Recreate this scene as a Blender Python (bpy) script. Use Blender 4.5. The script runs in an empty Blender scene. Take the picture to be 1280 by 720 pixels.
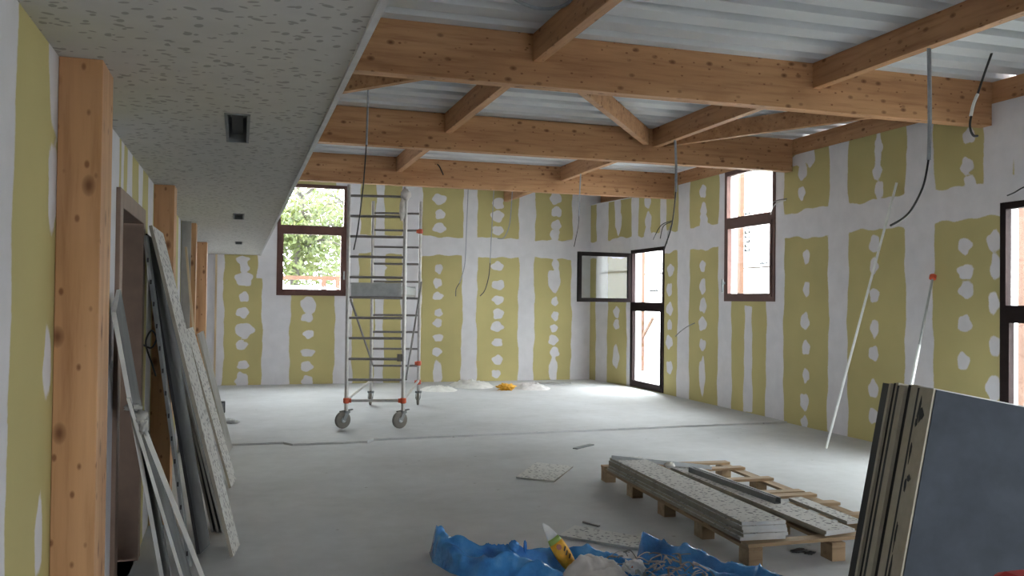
import bpy, bmesh, math, random
import numpy as np
from mathutils import Vector, Matrix, noise as mnoise

# ------------------------------------------------------------------ camera, sky, light, exposure
sc = bpy.context.scene
COL = sc.collection
CAM_H = 1.62
YAW, PITCH, ROLL, FPX = .30036, .01535, .01101, 1100.0
def make_camera():
    cy, sy, cp, sp = math.cos(YAW), math.sin(YAW), math.cos(PITCH), math.sin(PITCH)
    fwd = Vector((sy*cp, cy*cp, sp)); right = Vector((cy, -sy, 0)); up = right.cross(fwd)
    r = math.cos(ROLL)*right + math.sin(ROLL)*up
    u = -math.sin(ROLL)*right + math.cos(ROLL)*up
    m = Matrix((r, u, -fwd)).transposed().to_4x4()
    m.translation = (0, 0, CAM_H)
    cd = bpy.data.cameras.new('camera'); cd.sensor_width = 36; cd.lens = 36*FPX/1280
    cd.clip_start = .05; cd.clip_end = 300
    co = bpy.data.objects.new('camera', cd); co.matrix_world = m
    COL.objects.link(co); sc.camera = co
make_camera()

SKY = 37.0
w = bpy.data.worlds.new('overcast_sky'); sc.world = w; w.use_nodes = True
bg = w.node_tree.nodes['Background']
bg.inputs['Color'].default_value = (.93, .97, 1.0, 1); bg.inputs['Strength'].default_value = SKY
vs = sc.view_settings
sc.display_settings.display_device = 'sRGB'
vs.view_transform = 'Standard'; vs.look = 'None'; vs.gamma = 1; vs.exposure = 0.0
vs.use_curve_mapping = False
sc.cycles.max_bounces = 10; sc.cycles.diffuse_bounces = 6; sc.cycles.transparent_max_bounces = 16
sc.cycles.sample_clamp_indirect = 12; sc.cycles.caustics_reflective = False; sc.cycles.caustics_refractive = False

# room measures (metres)
XL, XR, YB, YF = -.593, 7.2, 17.05, -3.2
ZS, ZB, ZJ, ZD = 2.43, 3.44, 3.64, 3.878      # soffit, beam underside, joist underside, deck underside
SOFX = .352

def portal(name, loc, rot, sx, sy):
    l = bpy.data.lights.new(name, 'AREA'); l.shape = 'RECTANGLE'; l.size = sx; l.size_y = sy
    l.cycles.is_portal = True
    o = bpy.data.objects.new(name, l); o.location = loc; o.rotation_euler = rot; COL.objects.link(o)
RX = (0, math.pi/2, 0)           # portal looking towards -X
portal('daylight_portal', (7.45, 11.4, 2.75), RX, 2.1, 1.35)
portal('daylight_portal', (7.45, 14.8, 1.33), RX, 2.6, 1.4)
portal('daylight_portal', (7.45, 6.2, 1.33), RX, 2.6, 1.4)
portal('daylight_portal', (1.3, 17.3, 2.75), (-math.pi/2, 0, 0), 1.35, 2.1)
portal('daylight_portal', (3.3, YF-.25, 1.6), (math.pi/2, 0, 0), 1.8, 1.1)  # portal for the fill-light opening added behind the camera

# ------------------------------------------------------------------ materials
MAT = {}
def new_mat(name):
    m = bpy.data.materials.new(name); m.use_nodes = True
    nt = m.node_tree; b = nt.nodes['Principled BSDF']
    MAT[name] = m
    return m, nt, b
def N(nt, t, **kw):
    n = nt.nodes.new(t)
    for k, v in kw.items(): setattr(n, k, v)
    return n
def L(nt, a, b): nt.links.new(a, b)
def ramp(nt, fac, stops):
    r = N(nt, 'ShaderNodeValToRGB')
    e = r.color_ramp.elements
    while len(e) < len(stops): e.new(.5)
    for i, (p, c) in enumerate(stops):
        e[i].position = p; e[i].color = (*c, 1) if len(c) == 3 else c
    L(nt, fac, r.inputs[0]); return r.outputs[0]
def coords(nt, scale=(1, 1, 1), kind='Object'):
    tc = N(nt, 'ShaderNodeTexCoord'); mp = N(nt, 'ShaderNodeMapping')
    mp.inputs['Scale'].default_value = scale
    L(nt, tc.outputs[kind], mp.inputs[0]); return mp.outputs[0]
def noise(nt, vec, scale, detail=4, rough=.55):
    n = N(nt, 'ShaderNodeTexNoise'); n.inputs['Scale'].default_value = scale
    n.inputs['Detail'].default_value = detail; n.inputs['Roughness'].default_value = rough
    L(nt, vec, n.inputs['Vector']); return n.outputs['Fac']
def mixc(nt, fac, a, b, mode='MIX'):
    m = N(nt, 'ShaderNodeMix', data_type='RGBA', blend_type=mode)
    if isinstance(fac, (int, float)): m.inputs[0].default_value = fac
    else: L(nt, fac, m.inputs[0])
    for i, c in ((6, a), (7, b)):
        if isinstance(c, tuple): m.inputs[i].default_value = (*c, 1)
        else: L(nt, c, m.inputs[i])
    return m.outputs[2]
def math_(nt, op, a, b=0.0):
    m = N(nt, 'ShaderNodeMath', operation=op)
    for i, c in ((0, a), (1, b)):
        if isinstance(c, (int, float)): m.inputs[i].default_value = c
        else: L(nt, c, m.inputs[i])
    return m.outputs[0]
def bump(nt, b, h, strength=.3, dist=.01):
    n = N(nt, 'ShaderNodeBump'); n.inputs['Strength'].default_value = strength; n.inputs['Distance'].default_value = dist
    L(nt, h, n.inputs['Height']); L(nt, n.outputs[0], b.inputs['Normal'])
def plain(name, col, rough=.6, metal=0.0, var=.12, scale=8, spec=None):
    m, nt, b = new_mat(name)
    n = noise(nt, coords(nt), scale)
    lo = tuple(c*(1-var) for c in col); hi = tuple(min(1, c*(1+var)) for c in col)
    L(nt, ramp(nt, n, [(.3, lo), (.7, hi)]), b.inputs['Base Color'])
    b.inputs['Roughness'].default_value = rough; b.inputs['Metallic'].default_value = metal
    if spec is not None: b.inputs['Specular IOR Level'].default_value = spec
    return m

OLIVE, MUD = (.47, .408, .185), (.68, .665, .695)
def mud_wall(name):
    m, nt, b = new_mat(name)
    at = N(nt, 'ShaderNodeAttribute', attribute_name='mud')
    co = coords(nt)
    n1 = noise(nt, co, 14, 5); n2 = noise(nt, co, 60, 3)
    f = math_(nt, 'ADD', at.outputs['Fac'], math_(nt, 'MULTIPLY', math_(nt, 'SUBTRACT', n1, .5), .10))
    f = math_(nt, 'ADD', f, math_(nt, 'MULTIPLY', math_(nt, 'SUBTRACT', n2, .5), .07))
    mask = ramp(nt, f, [(.47, (0, 0, 0)), (.53, (1, 1, 1))])
    big = noise(nt, co, 1.1, 3)
    mudc = ramp(nt, noise(nt, co, 5, 5), [(.3, tuple(c*.93 for c in MUD)), (.75, tuple(c*1.05 for c in MUD))])
    olv = ramp(nt, big, [(.3, tuple(c*.92 for c in OLIVE)), (.7, tuple(c*1.07 for c in OLIVE))])
    L(nt, mixc(nt, mask, olv, mudc), b.inputs['Base Color'])
    b.inputs['Roughness'].default_value = .85; b.inputs['Specular IOR Level'].default_value = .25
    bump(nt, b, mask, .25, .003)
    return m
mud_wall('taped_plasterboard')
plain('white_plaster', (.72, .72, .73), .85, scale=3, var=.05)

def wood(name, axis, base=(.49, .275, .14), dark=(.35, .17, .08), knots=True, kscale=2.6):
    m, nt, b = new_mat(name)
    s = [9, 9, 9]; s[axis] = .7
    co = coords(nt, tuple(s))
    g = noise(nt, co, 2.2, 6, .6)
    c = ramp(nt, g, [(.28, dark), (.5, base), (.75, tuple(min(1, x*1.15) for x in base))])
    s3 = [3.5, 3.5, 3.5]; s3[axis] = .25                 # lamella to lamella tone
    lam = noise(nt, coords(nt, tuple(s3)), 1.6, 1)
    c = mixc(nt, .55, c, ramp(nt, lam, [(.35, (.72, .62, .55)), (.65, (1, 1, 1))]), 'MULTIPLY')
    if knots:
        s2 = [1, 1, 1]; s2[axis] = .6
        v = N(nt, 'ShaderNodeTexVoronoi'); v.inputs['Scale'].default_value = kscale*3.6
        L(nt, coords(nt, tuple(s2)), v.inputs['Vector'])
        k = ramp(nt, v.outputs['Distance'], [(.05, (.9, .9, .9)), (.17, (.4, .4, .4)), (.22, (0, 0, 0))])
        c = mixc(nt, k, c, (.13, .05, .018))
        v2 = N(nt, 'ShaderNodeTexVoronoi'); v2.inputs['Scale'].default_value = kscale*6.3
        L(nt, coords(nt, tuple(s2)), v2.inputs['Vector'])
        c = mixc(nt, ramp(nt, v2.outputs['Distance'], [(.08, (.8, .8, .8)), (.16, (0, 0, 0))]), c, (.16, .06, .022))
        cl = noise(nt, coords(nt, tuple(s2)), 3.3, 2)
        c = mixc(nt, ramp(nt, cl, [(.6, (0, 0, 0)), (.72, (.45, .45, .45))]), c, dark)
    L(nt, c, b.inputs['Base Color'])
    b.inputs['Roughness'].default_value = .62; b.inputs['Specular IOR Level'].default_value = .3
    return m
wood('glulam_along_x', 0); wood('glulam_along_y', 1); wood('glulam_along_z', 2, (.50, .285, .145), (.37, .19, .085), kscale=2.5)
wood('pallet_wood', 0, (.40, .29, .18), (.25, .17, .10), knots=False)
wood('pallet_wood_long', 1, (.36, .25, .15), (.22, .145, .085), knots=False)
wood('pale_batten', 2, (.62, .50, .34), (.50, .38, .23), knots=False)

def concrete():
    m, nt, b = new_mat('dusty_concrete')
    co = coords(nt)
    n1 = noise(nt, co, .55, 5, .6); n2 = noise(nt, co, 6, 6, .65); n3 = noise(nt, co, 45, 2)
    c = ramp(nt, n1, [(.3, (.46, .465, .47)), (.5, (.55, .555, .565)), (.72, (.62, .63, .645))])
    c = mixc(nt, .5, c, ramp(nt, n2, [(.3, (.82, .82, .82)), (.65, (1, 1, 1))]), 'MULTIPLY')
    v = N(nt, 'ShaderNodeTexVoronoi'); v.inputs['Scale'].default_value = 3.1; L(nt, co, v.inputs['Vector'])
    sp = ramp(nt, v.outputs['Distance'], [(.03, (1, 1, 1)), (.06, (0, 0, 0))])
    c = mixc(nt, math_(nt, 'MULTIPLY', sp, .45), c, (.16, .15, .14))
    L(nt, c, b.inputs['Base Color'])
    b.inputs['Roughness'].default_value = .75; b.inputs['Specular IOR Level'].default_value = .35
    bump(nt, b, n2, .12, .01)
concrete()

def speckle(name, scale, base, dot, thr=.2, dens=.62, upright=False, amount=.85):
    """acoustic tile: short dashes in random directions"""
    m, nt, b = new_mat(name)
    tc = N(nt, 'ShaderNodeTexCoord')
    src = tc.outputs['Object']
    if upright:
        sp = N(nt, 'ShaderNodeSeparateXYZ'); L(nt, src, sp.inputs[0]); cb = N(nt, 'ShaderNodeCombineXYZ')
        L(nt, sp.outputs[1], cb.inputs[0]); L(nt, sp.outputs[2], cb.inputs[1]); src = cb.outputs[0]
    tot = None
    for i, (ang, st) in enumerate(((.35, 2.0), (1.2, 1.5), (-.5, 1.8))):
        mp = N(nt, 'ShaderNodeMapping'); mp.inputs['Rotation'].default_value = (0, 0, ang)
        mp.inputs['Location'].default_value = (i*3.7, i*1.9, 0)
        mp2 = N(nt, 'ShaderNodeMapping'); mp2.inputs['Scale'].default_value = (1, st, 1)
        L(nt, src, mp.inputs[0]); L(nt, mp.outputs[0], mp2.inputs[0])
        v = N(nt, 'ShaderNodeTexVoronoi', voronoi_dimensions='2D'); v.inputs['Scale'].default_value = scale
        v.inputs['Randomness'].default_value = 1
        L(nt, mp2.outputs[0], v.inputs['Vector'])
        sep = N(nt, 'ShaderNodeSeparateColor'); L(nt, v.outputs['Color'], sep.inputs[0])
        keep = math_(nt, 'GREATER_THAN', sep.outputs[0], dens)
        rad = math_(nt, 'MULTIPLY', sep.outputs[1], thr)
        inside = ramp(nt, math_(nt, 'SUBTRACT', math_(nt, 'ADD', rad, .5 + thr*.45), v.outputs['Distance']), [(.49, (0, 0, 0)), (.53, (1, 1, 1))])
        d = math_(nt, 'MULTIPLY', inside, keep)
        tot = d if tot is None else math_(nt, 'MAXIMUM', tot, d)
    n = noise(nt, tc.outputs['Object'], 7, 5)
    c = ramp(nt, n, [(.3, tuple(x*.93 for x in base)), (.7, base)])
    c = mixc(nt, math_(nt, 'MULTIPLY', tot, amount), c, dot)
    L(nt, c, b.inputs['Base Color']); b.inputs['Roughness'].default_value = .9
    b.inputs['Specular IOR Level'].default_value = .2
speckle('acoustic_ceiling', 11, (.60, .59, .565), (.27, .265, .25), .16, .5, amount=.7)
speckle('acoustic_tile', 15, (.68, .67, .65), (.16, .16, .175), .17, .5, amount=.8)
speckle('acoustic_tile_upright', 14, (.60, .59, .57), (.25, .25, .25), .2, .45, True)
plain('tile_edge', (.34, .31, .26), .9)
plain('tile_edge_white', (.60, .60, .59), .85)
plain('deck_metal', (.56, .58, .61), .42, .0, var=.06, scale=1.5)
plain('white_trim', (.60, .60, .60), .5)
plain('brown_frame', (.10, .046, .038), .55, spec=.25)
plain('dark_frame', (.02, .012, .012), .7, spec=.1)
plain('door_brown', (.04, .026, .024), .7, spec=.2)
plain('door_frame_brown', (.20, .135, .10), .65)
plain('alu', (.46, .44, .43), .42, .6, scale=20)
plain('rung_alu', (.22, .205, .20), .5, .3, scale=20)
plain('sash_black', (.006, .004, .004), .8, spec=.06)
plain('galvanised', (.40, .42, .43), .45, .55, scale=14)
plain('dark_galvanised', (.20, .21, .215), .55, .3, scale=14)
plain('plank_grey', (.33, .32, .30), .8, scale=12)
plain('black_plastic', (.018, .018, .02), .5)
plain('grey_conduit', (.30, .32, .36), .6, scale=20)
plain('white_pvc', (.72, .74, .73), .4)
plain('red_orange', (.55, .085, .03), .45)
plain('red_plastic', (.55, .03, .035), .35)
plain('rubber', (.11, .10, .09), .8)
plain('wheel_grey', (.17, .155, .135), .7)
plain('slab_face', (.062, .073, .088), .8, var=.18, scale=7, spec=.2)
plain('slab_membrane', (.012, .012, .014), .6)
plain('slab_core', (.46, .42, .33), .85, var=.08, scale=25)
plain('slab_core_dark', (.25, .23, .19), .85, var=.2, scale=25)
plain('grey_scrap', (.40, .40, .39), .75, var=.2)
plain('white_cloth', (.66, .63, .62), .9, scale=14)
plain('cream_sheet', (.78, .77, .74), .7, scale=6)
plain('yellow_print', (.78, .40, .03), .5, scale=30, var=.2)
plain('green_print', (.35, .5, .12), .5)
plain('pink_print', (.45, .14, .08), .5)
plain('dark_print', (.08, .06, .03), .5)
plain('sachet_white', (.70, .71, .72), .4)
plain('grey_print', (.006, .006, .007), .8, spec=.1)
plain('joint_tape', (.012, .007, .005), .8, spec=.1)
plain('bark', (.02, .016, .012), .9, scale=14, var=.3)
wood('weathered_timber', 2, (.055, .022, .010), (.035, .014, .006), knots=False)
plain('white_membrane', (.80, .80, .80), .7, var=.04)
plain('gravel', (.42, .42, .40), .9, scale=3)
plain('grass_green', (.16, .26, .06), .9, scale=3, var=.3)
plain('vent_dark', (.02, .022, .024), .6)
def board_face(name, a, b_):
    m, nt, b = new_mat(name)
    co = coords(nt, (2, 2, 1.0))
    L(nt, ramp(nt, noise(nt, co, 4, 5), [(.3, a), (.7, b_)]), b.inputs['Base Color']); b.inputs['Roughness'].default_value = .8
board_face('dark_board', (.07, .075, .08), (.12, .125, .13))
board_face('grey_board', (.26, .25, .235), (.37, .36, .335))
def leaf_mat(name, a, b_):
    m, nt, b = new_mat(name)
    L(nt, ramp(nt, noise(nt, coords(nt), 1.3, 4), [(.35, a), (.65, b_)]), b.inputs['Base Color'])
    b.inputs['Roughness'].default_value = .6
    out = nt.nodes['Material Output']
    tr = N(nt, 'ShaderNodeBsdfTranslucent'); tr.inputs[0].default_value = (*b_, 1)
    mx = N(nt, 'ShaderNodeMixShader'); mx.inputs[0].default_value = .45
    L(nt, b.outputs[0], mx.inputs[1]); L(nt, tr.outputs[0], mx.inputs[2]); L(nt, mx.outputs[0], out.inputs[0])
leaf_mat('leaves_light', (.022, .038, .007), (.055, .065, .013))
leaf_mat('leaves_dark', (.010, .02, .006), (.022, .036, .010))
def glass_mat():
    m, nt, b = new_mat('window_glass')
    nt.nodes.remove(b); out = nt.nodes['Material Output']
    tr = N(nt, 'ShaderNodeBsdfTransparent'); tr.inputs[0].default_value = (.93, .95, .94, 1)
    gl = N(nt, 'ShaderNodeBsdfGlossy'); gl.inputs['Roughness'].default_value = .03
    lw = N(nt, 'ShaderNodeLayerWeight'); lw.inputs[0].default_value = .5
    fr = math_(nt, 'ADD', math_(nt, 'MULTIPLY', math_(nt, 'POWER', lw.outputs['Facing'], 5.0), .9), .035)
    mx = N(nt, 'ShaderNodeMixShader')
    L(nt, fr, mx.inputs[0]); L(nt, tr.outputs[0], mx.inputs[1]); L(nt, gl.outputs[0], mx.inputs[2]); L(nt, mx.outputs[0], out.inputs[0])
glass_mat()
def film_mat():
    m, nt, b = new_mat('blue_film')
    co = coords(nt)
    L(nt, ramp(nt, noise(nt, co, 7, 5), [(.3, (.03, .17, .52)), (.55, (.06, .30, .72)), (.8, (.16, .46, .85))]), b.inputs['Base Color'])
    b.inputs['Roughness'].default_value = .16; b.inputs['Specular IOR Level'].default_value = .8
    bump(nt, b, noise(nt, co, 16, 4), .55, .02)
film_mat()

# ------------------------------------------------------------------ mesh building
class MB:
    def __init__(s): s.v = []; s.f = []; s.m = []
    def add(s, vs, fs, mi=0):
        o = len(s.v); s.v += [Vector(p) for p in vs]
        for f in fs: s.f.append([i+o for i in f]); s.m.append(mi)
    def box(s, x0, x1, y0, y1, z0, z1, mi=0):
        s.add([(x0,y0,z0),(x1,y0,z0),(x1,y1,z0),(x0,y1,z0),(x0,y0,z1),(x1,y0,z1),(x1,y1,z1),(x0,y1,z1)],
              [(3,2,1,0),(4,5,6,7),(0,1,5,4),(1,2,6,5),(2,3,7,6),(3,0,4,7)], mi); return s
    def obox(s, c, ax, ay, az, mi=0, tops=None):
        """box centred at c with half-axis vectors"""
        c, ax, ay, az = Vector(c), Vector(ax), Vector(ay), Vector(az)
        P = [c+i*ax+j*ay+k*az for k in (-1,1) for j,i in ((-1,-1),(-1,1),(1,1),(1,-1))]
        if ax.cross(ay).dot(az) < 0: P = P[4:]+P[:4]
        s.add(P, [(3,2,1,0),(4,5,6,7),(0,1,5,4),(1,2,6,5),(2,3,7,6),(3,0,4,7)], mi); return s
    def bar(s, p0, p1, wd, ht, up=(0,0,1), mi=0):
        p0, p1 = Vector(p0), Vector(p1); d = (p1-p0); u = Vector(up)
        side = d.cross(u).normalized(); u2 = side.cross(d).normalized()
        s.obox((p0+p1)/2, d/2, side*wd/2, u2*ht/2, mi); return s
    def tube(s, pts, r, n=8, mi=0, cap=True):
        pts = [Vector(p) for p in pts]
        rr = r if isinstance(r, (list, tuple)) else [r]*len(pts)
        o = len(s.v); prev = None
        for i, p in enumerate(pts):
            t = (pts[min(i+1, len(pts)-1)]-pts[max(i-1, 0)]).normalized()
            if prev is None:
                a = t.orthogonal().normalized()
            else:
                a = (prev-t*prev.dot(t)).normalized()
            prev = a; b = t.cross(a)
            for k in range(n):
                q = 2*math.pi*k/n
                s.v.append(p+(a*math.cos(q)+b*math.sin(q))*rr[i])
        for i in range(len(pts)-1):
            for k in range(n):
                s.f.append([o+i*n+k, o+i*n+(k+1)%n, o+(i+1)*n+(k+1)%n, o+(i+1)*n+k]); s.m.append(mi)
        if cap:
            s.f.append([o+k for k in reversed(range(n))]); s.m.append(mi)
            e = o+(len(pts)-1)*n; s.f.append([e+k for k in range(n)]); s.m.append(mi)
        return s
    def cyl(s, p0, p1, r, n=16, mi=0): return s.tube([p0, p1], r, n, mi)
    def lathe(s, c, axis, prof, n=24, mi=0):
        """profile of (along-axis, radius)"""
        c, axis = Vector(c), Vector(axis).normalized(); a = axis.orthogonal().normalized(); b = axis.cross(a); o = len(s.v)
        for h, r in prof:
            for k in range(n):
                q = 2*math.pi*k/n; s.v.append(c+axis*h+(a*math.cos(q)+b*math.sin(q))*r)
        for i in range(len(prof)-1):
            for k in range(n):
                s.f.append([o+i*n+k, o+i*n+(k+1)%n, o+(i+1)*n+(k+1)%n, o+(i+1)*n+k]); s.m.append(mi)
        s.f.append([o+k for k in reversed(range(n))]); s.m.append(mi)
        e = o+(len(prof)-1)*n; s.f.append([e+k for k in range(n)]); s.m.append(mi)
        return s
    def prism(s, poly, d, mi=0):
        """planar polygon extruded by vector d"""
        n = len(poly); d = Vector(d); o = len(s.v)
        s.v += [Vector(p) for p in poly] + [Vector(p)+d for p in poly]
        s.f.append([o+i for i in reversed(range(n))]); s.m.append(mi)
        s.f.append([o+n+i for i in range(n)]); s.m.append(mi)
        for i in range(n):
            s.f.append([o+i, o+(i+1)%n, o+n+(i+1)%n, o+n+i]); s.m.append(mi)
        return s

WM = {}
def wm(o): return WM.get(o.name, o.matrix_world)
def link(name, mb, mats, parent=None, origin=None, bevel=0, smooth=False):
    """links the builder's shapes (in scene metres) as ONE mesh object"""
    if isinstance(mats, str): mats = [mats]
    me = bpy.data.meshes.new(name)
    if parent is not None: base = None
    elif origin is not None: base = Vector(origin)
    else:
        xs = [p.x for p in mb.v]; ys = [p.y for p in mb.v]; zs = [p.z for p in mb.v]
        base = Vector(((min(xs)+max(xs))/2, (min(ys)+max(ys))/2, min(zs)))
    if parent is not None:
        inv = wm(parent).inverted(); pts = [inv @ p for p in mb.v]
    else: pts = [p-base for p in mb.v]
    me.from_pydata([tuple(p) for p in pts], [], mb.f)
    for mn in mats: me.materials.append(MAT[mn])
    me.polygons.foreach_set('material_index', mb.m)
    if smooth: me.polygons.foreach_set('use_smooth', [True]*len(me.polygons))
    me.validate(); me.update()
    bm = bmesh.new(); bm.from_mesh(me); bmesh.ops.recalc_face_normals(bm, faces=bm.faces); bm.to_mesh(me); bm.free()
    o = bpy.data.objects.new(name, me); COL.objects.link(o)
    if parent is not None: o.parent = parent; o.matrix_parent_inverse = Matrix.Identity(4); WM[o.name] = wm(parent).copy()
    else: o.location = base; o.matrix_world = Matrix.Translation(base)
    if bevel:
        bv = o.modifiers.new('soft_edges', 'BEVEL'); bv.width = bevel; bv.segments = 2; bv.limit_method = 'ANGLE'
    return o
def thing(name, label, cat, loc, rz=0, group=None):
    o = bpy.data.objects.new(name, None); COL.objects.link(o)
    o.empty_display_size = .1
    o.location = loc; o.rotation_euler = (0, 0, rz)
    o.matrix_world = Matrix.Translation(Vector(loc)) @ Matrix.Rotation(rz, 4, 'Z')
    o['label'] = label; o['category'] = cat
    if group: o['group'] = group
    return o
def tag(o, label, cat, group=None, kind=None):
    o['label'] = label; o['category'] = cat
    if group: o['group'] = group
    if kind: o['kind'] = kind
    return o
def struct(o, label=None):
    o['kind'] = 'structure'
    if label: o['label'] = label
    return o
def spline(pts, k=6):
    P = [Vector(p) for p in pts]; out = []
    for i in range(len(P)-1):
        a, b, c, d = P[max(i-1, 0)], P[i], P[i+1], P[min(i+2, len(P)-1)]
        for j in range(k):
            t = j/k
            out.append(.5*((2*b)+(c-a)*t+(2*a-5*b+4*c-d)*t*t+(3*b-a-3*c+d)*t**3))
    return out+[P[-1]]

# ------------------------------------------------------------------ walls (taped plasterboard)
def wavy(t, seed, a=.02):
    return a*(np.sin(t*3.1+seed*1.7)+.7*np.sin(t*7.3+seed*2.9)+.5*np.sin(t*15+seed))*.6
def mud_field(U, Z, vbands, hbands, patches, rects=(), olive=()):
    f = np.full(U.shape, -.2)
    for i, (a, b, z0, z1) in enumerate(vbands):
        s = np.minimum((b-a)/2-np.abs(U-(a+b)/2)+wavy(Z, i+a), np.minimum(Z-z0, z1-Z)+wavy(U, i, .015)); f = np.maximum(f, s)
    for i, (z0, z1) in enumerate(hbands):
        s = (z1-z0)/2-np.abs(Z-(z0+z1)/2)+wavy(U*1.3, i+.3, .03); f = np.maximum(f, s)
    for i, (u, z, ru, rz) in enumerate(patches):
        th = np.arctan2((Z-z)/rz, (U-u)/ru)
        r = np.hypot((U-u)/ru, (Z-z)/rz)/(1+.08*np.sin(3*th+i*1.3)+.07*np.sin(5*th+i*2.1)+.05*np.sin(4*th+i*3.3))
        f = np.maximum(f, (1-r)*min(ru, rz))
    return np.clip(.5+f*5, 0, 1)
def grid_wall(name, axis, plane, out, u0, u1, z0, z1, holes, field, label, thick=.22, step=.03):
    """one wall: its taped inner skin, the reveals round its openings and the back skin. axis = which axis u runs along"""
    cu = sorted({u0, u1, *[h[0] for h in holes], *[h[1] for h in holes]}); cz = sorted({z0, z1, *[h[2] for h in holes], *[h[3] for h in holes]})
    def fill(cs):
        r = []
        for a, b in zip(cs, cs[1:]): r += list(np.linspace(a, b, max(1, int(math.ceil((b-a)/step)))+1))[:-1]
        return np.array(r+[cs[-1]])
    us, zs = fill(cu), fill(cz); nu, nz = len(us), len(zs)
    Ug, Zg = np.meshgrid(us, zs, indexing='ij')
    def P(u, z, d):
        return (u, plane+out*d, z) if axis == 'x' else (plane+out*d, u, z)
    def inhole(u, z): return any(h[0] < u < h[1] and h[2] < z < h[3] for h in holes)
    verts = [P(u, z, 0) for u in us for z in zs]; faces = []; mi = []
    for i in range(nu-1):
        for j in range(nz-1):
            if not inhole((us[i]+us[i+1])/2, (zs[j]+zs[j+1])/2):
                faces.append((i*nz+j, (i+1)*nz+j, (i+1)*nz+j+1, i*nz+j+1)); mi.append(0)
    n0 = len(verts); cidx = {}
    def bv(u, z, d):
        k = (u, z, d)
        if k not in cidx: cidx[k] = len(verts); verts.append(P(u, z, d))
        return cidx[k]
    for i in range(len(cu)-1):
        for j in range(len(cz)-1):
            if not inhole((cu[i]+cu[i+1])/2, (cz[j]+cz[j+1])/2):
                faces.append((bv(cu[i], cz[j], thick), bv(cu[i], cz[j+1], thick), bv(cu[i+1], cz[j+1], thick), bv(cu[i+1], cz[j], thick))); mi.append(1)
    for a, b, c, d in list(holes)+[(u0, u1, z0, z1)]:
        for (p, q) in (((a, c), (b, c)), ((b, c), (b, d)), ((b, d), (a, d)), ((a, d), (a, c))):
            faces.append((bv(*p, 0), bv(*q, 0), bv(*q, thick), bv(*p, thick))); mi.append(1)
    me = bpy.data.meshes.new(name); me.from_pydata(verts, [], faces)
    me.materials.append(MAT['taped_plasterboard']); me.materials.append(MAT['white_plaster'])
    me.polygons.foreach_set('material_index', mi)
    at = me.attributes.new('mud', 'FLOAT', 'POINT')
    vals = np.ones(len(verts)); vals[:n0] = field(Ug, Zg).ravel()
    at.data.foreach_set('value', vals.astype(np.float32)); me.update()
    o = bpy.data.objects.new(name, me); COL.objects.link(o)
    o['skin_verts'] = n0
    return struct(o, label)
rnd = random.Random(4)
def column(u, zs, w=.1, h=.105, long=()):
    return [(u+rnd.uniform(-.02, .02), z, w*rnd.uniform(.8, 1.2), (h*.9 if i not in long else .28)*rnd.uniform(.8, 1.12)) for i, z in enumerate(zs)]

HB = (2.515, 2.885)
# openings on the right wall: (y0, y1, z0, z1)
W2 = (10.73, 12.08, 1.66, 3.66); D1 = (14.11, 15.50, .03, 2.63); D2 = (5.50, 6.89, .03, 2.65)
def right_field(U, Z):
    vb = [(16.36, 16.82, 0, 4), (15.5, 15.66, 0, 2.6), (13.20, 13.62, 0, 4), (11.87, 12.27, 0, 4), (11.30, 11.52, .02, 1.6), (10.52, 10.95, 0, 4),
          (9.18, 9.56, 0, 4), (7.77, 8.20, 0, 4), (14.05, 14.3, 2.6, 4), (15.2, 15.5, 2.6, 4), (6.3, 6.75, 2.7, 4), (6.75, 7.1, 2.86, 4), (4.7, 5.1, 0, 4), (3.2, 3.6, 0, 4), (1.7, 2.1, 0, 4), (-.5, 0, 0, 4), (-2, -1.5, 0, 4)]
    pt = column(10.03, (2.26, 1.83, 1.40, 1.05, .68, .33, .05), .085, .12) + column(8.70, (2.35, 2.09, 1.74, 1.35, 1.05, .63, .31), .085, .11) \
        + column(7.34, (2.25, 1.98, 1.79, 1.44, 1.05, .6, .2), .095, .11) + column(6.97, (2.28, 2.02, 1.66, 1.23, .80, .3), .075, .14) \
        + column(10.12, (3.60, 3.40, 3.12), .085, .12) + [(10.25, 3.58, .14, .08), (9.95, 3.6, .1, .16)] + column(8.65, (3.5, 3.2, 2.98), .085, .12) + [(8.65, 3.42, .05, .3)] \
        + column(7.30, (3.39, 3.08, 2.90), .09, .11) + column(12.76, (2.23, 1.90, 1.59, 1.29, .95, .45), .11, .13, (5,)) \
        + column(12.76, (3.45, 3.15, 2.98), .11, .15) + column(13.90, (2.2, 1.86, 1.52, 1.24, .94, .5), .11, .12) \
        + column(16.02, (1.43, 1.19, .55), .1, .13, (2,)) + column(16.0, (3.5, 3.2), .1, .3) + column(14.79, (3.5, 3.15, 2.9), .13, .17)
    return mud_field(U, Z, vb, (HB,), pt)
wr = grid_wall('wall_right', 'y', XR, 1, YF, YB, 0, 3.66, [W2, D1, D2], right_field, 'right wall of taped olive plasterboard with white joint bands')
for v in wr.data.vertices[:wr['skin_verts']]:                      # the last bay before the corner runs slightly inwards
    if v.co.y > 15.55: v.co.x -= .14*(v.co.y-15.55)
mb = MB(); mb.prism([(7.199, 15.55, 3.642), (7.199, YB-.002, 3.642), (6.985, YB-.002, 3.642)], (0, 0, .017))
struct(link('trim_3', mb, 'white_plaster'), 'narrow plaster ledge at the top of the far right corner')
W1 = (.66, 1.96, 1.69, 3.80)
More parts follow.
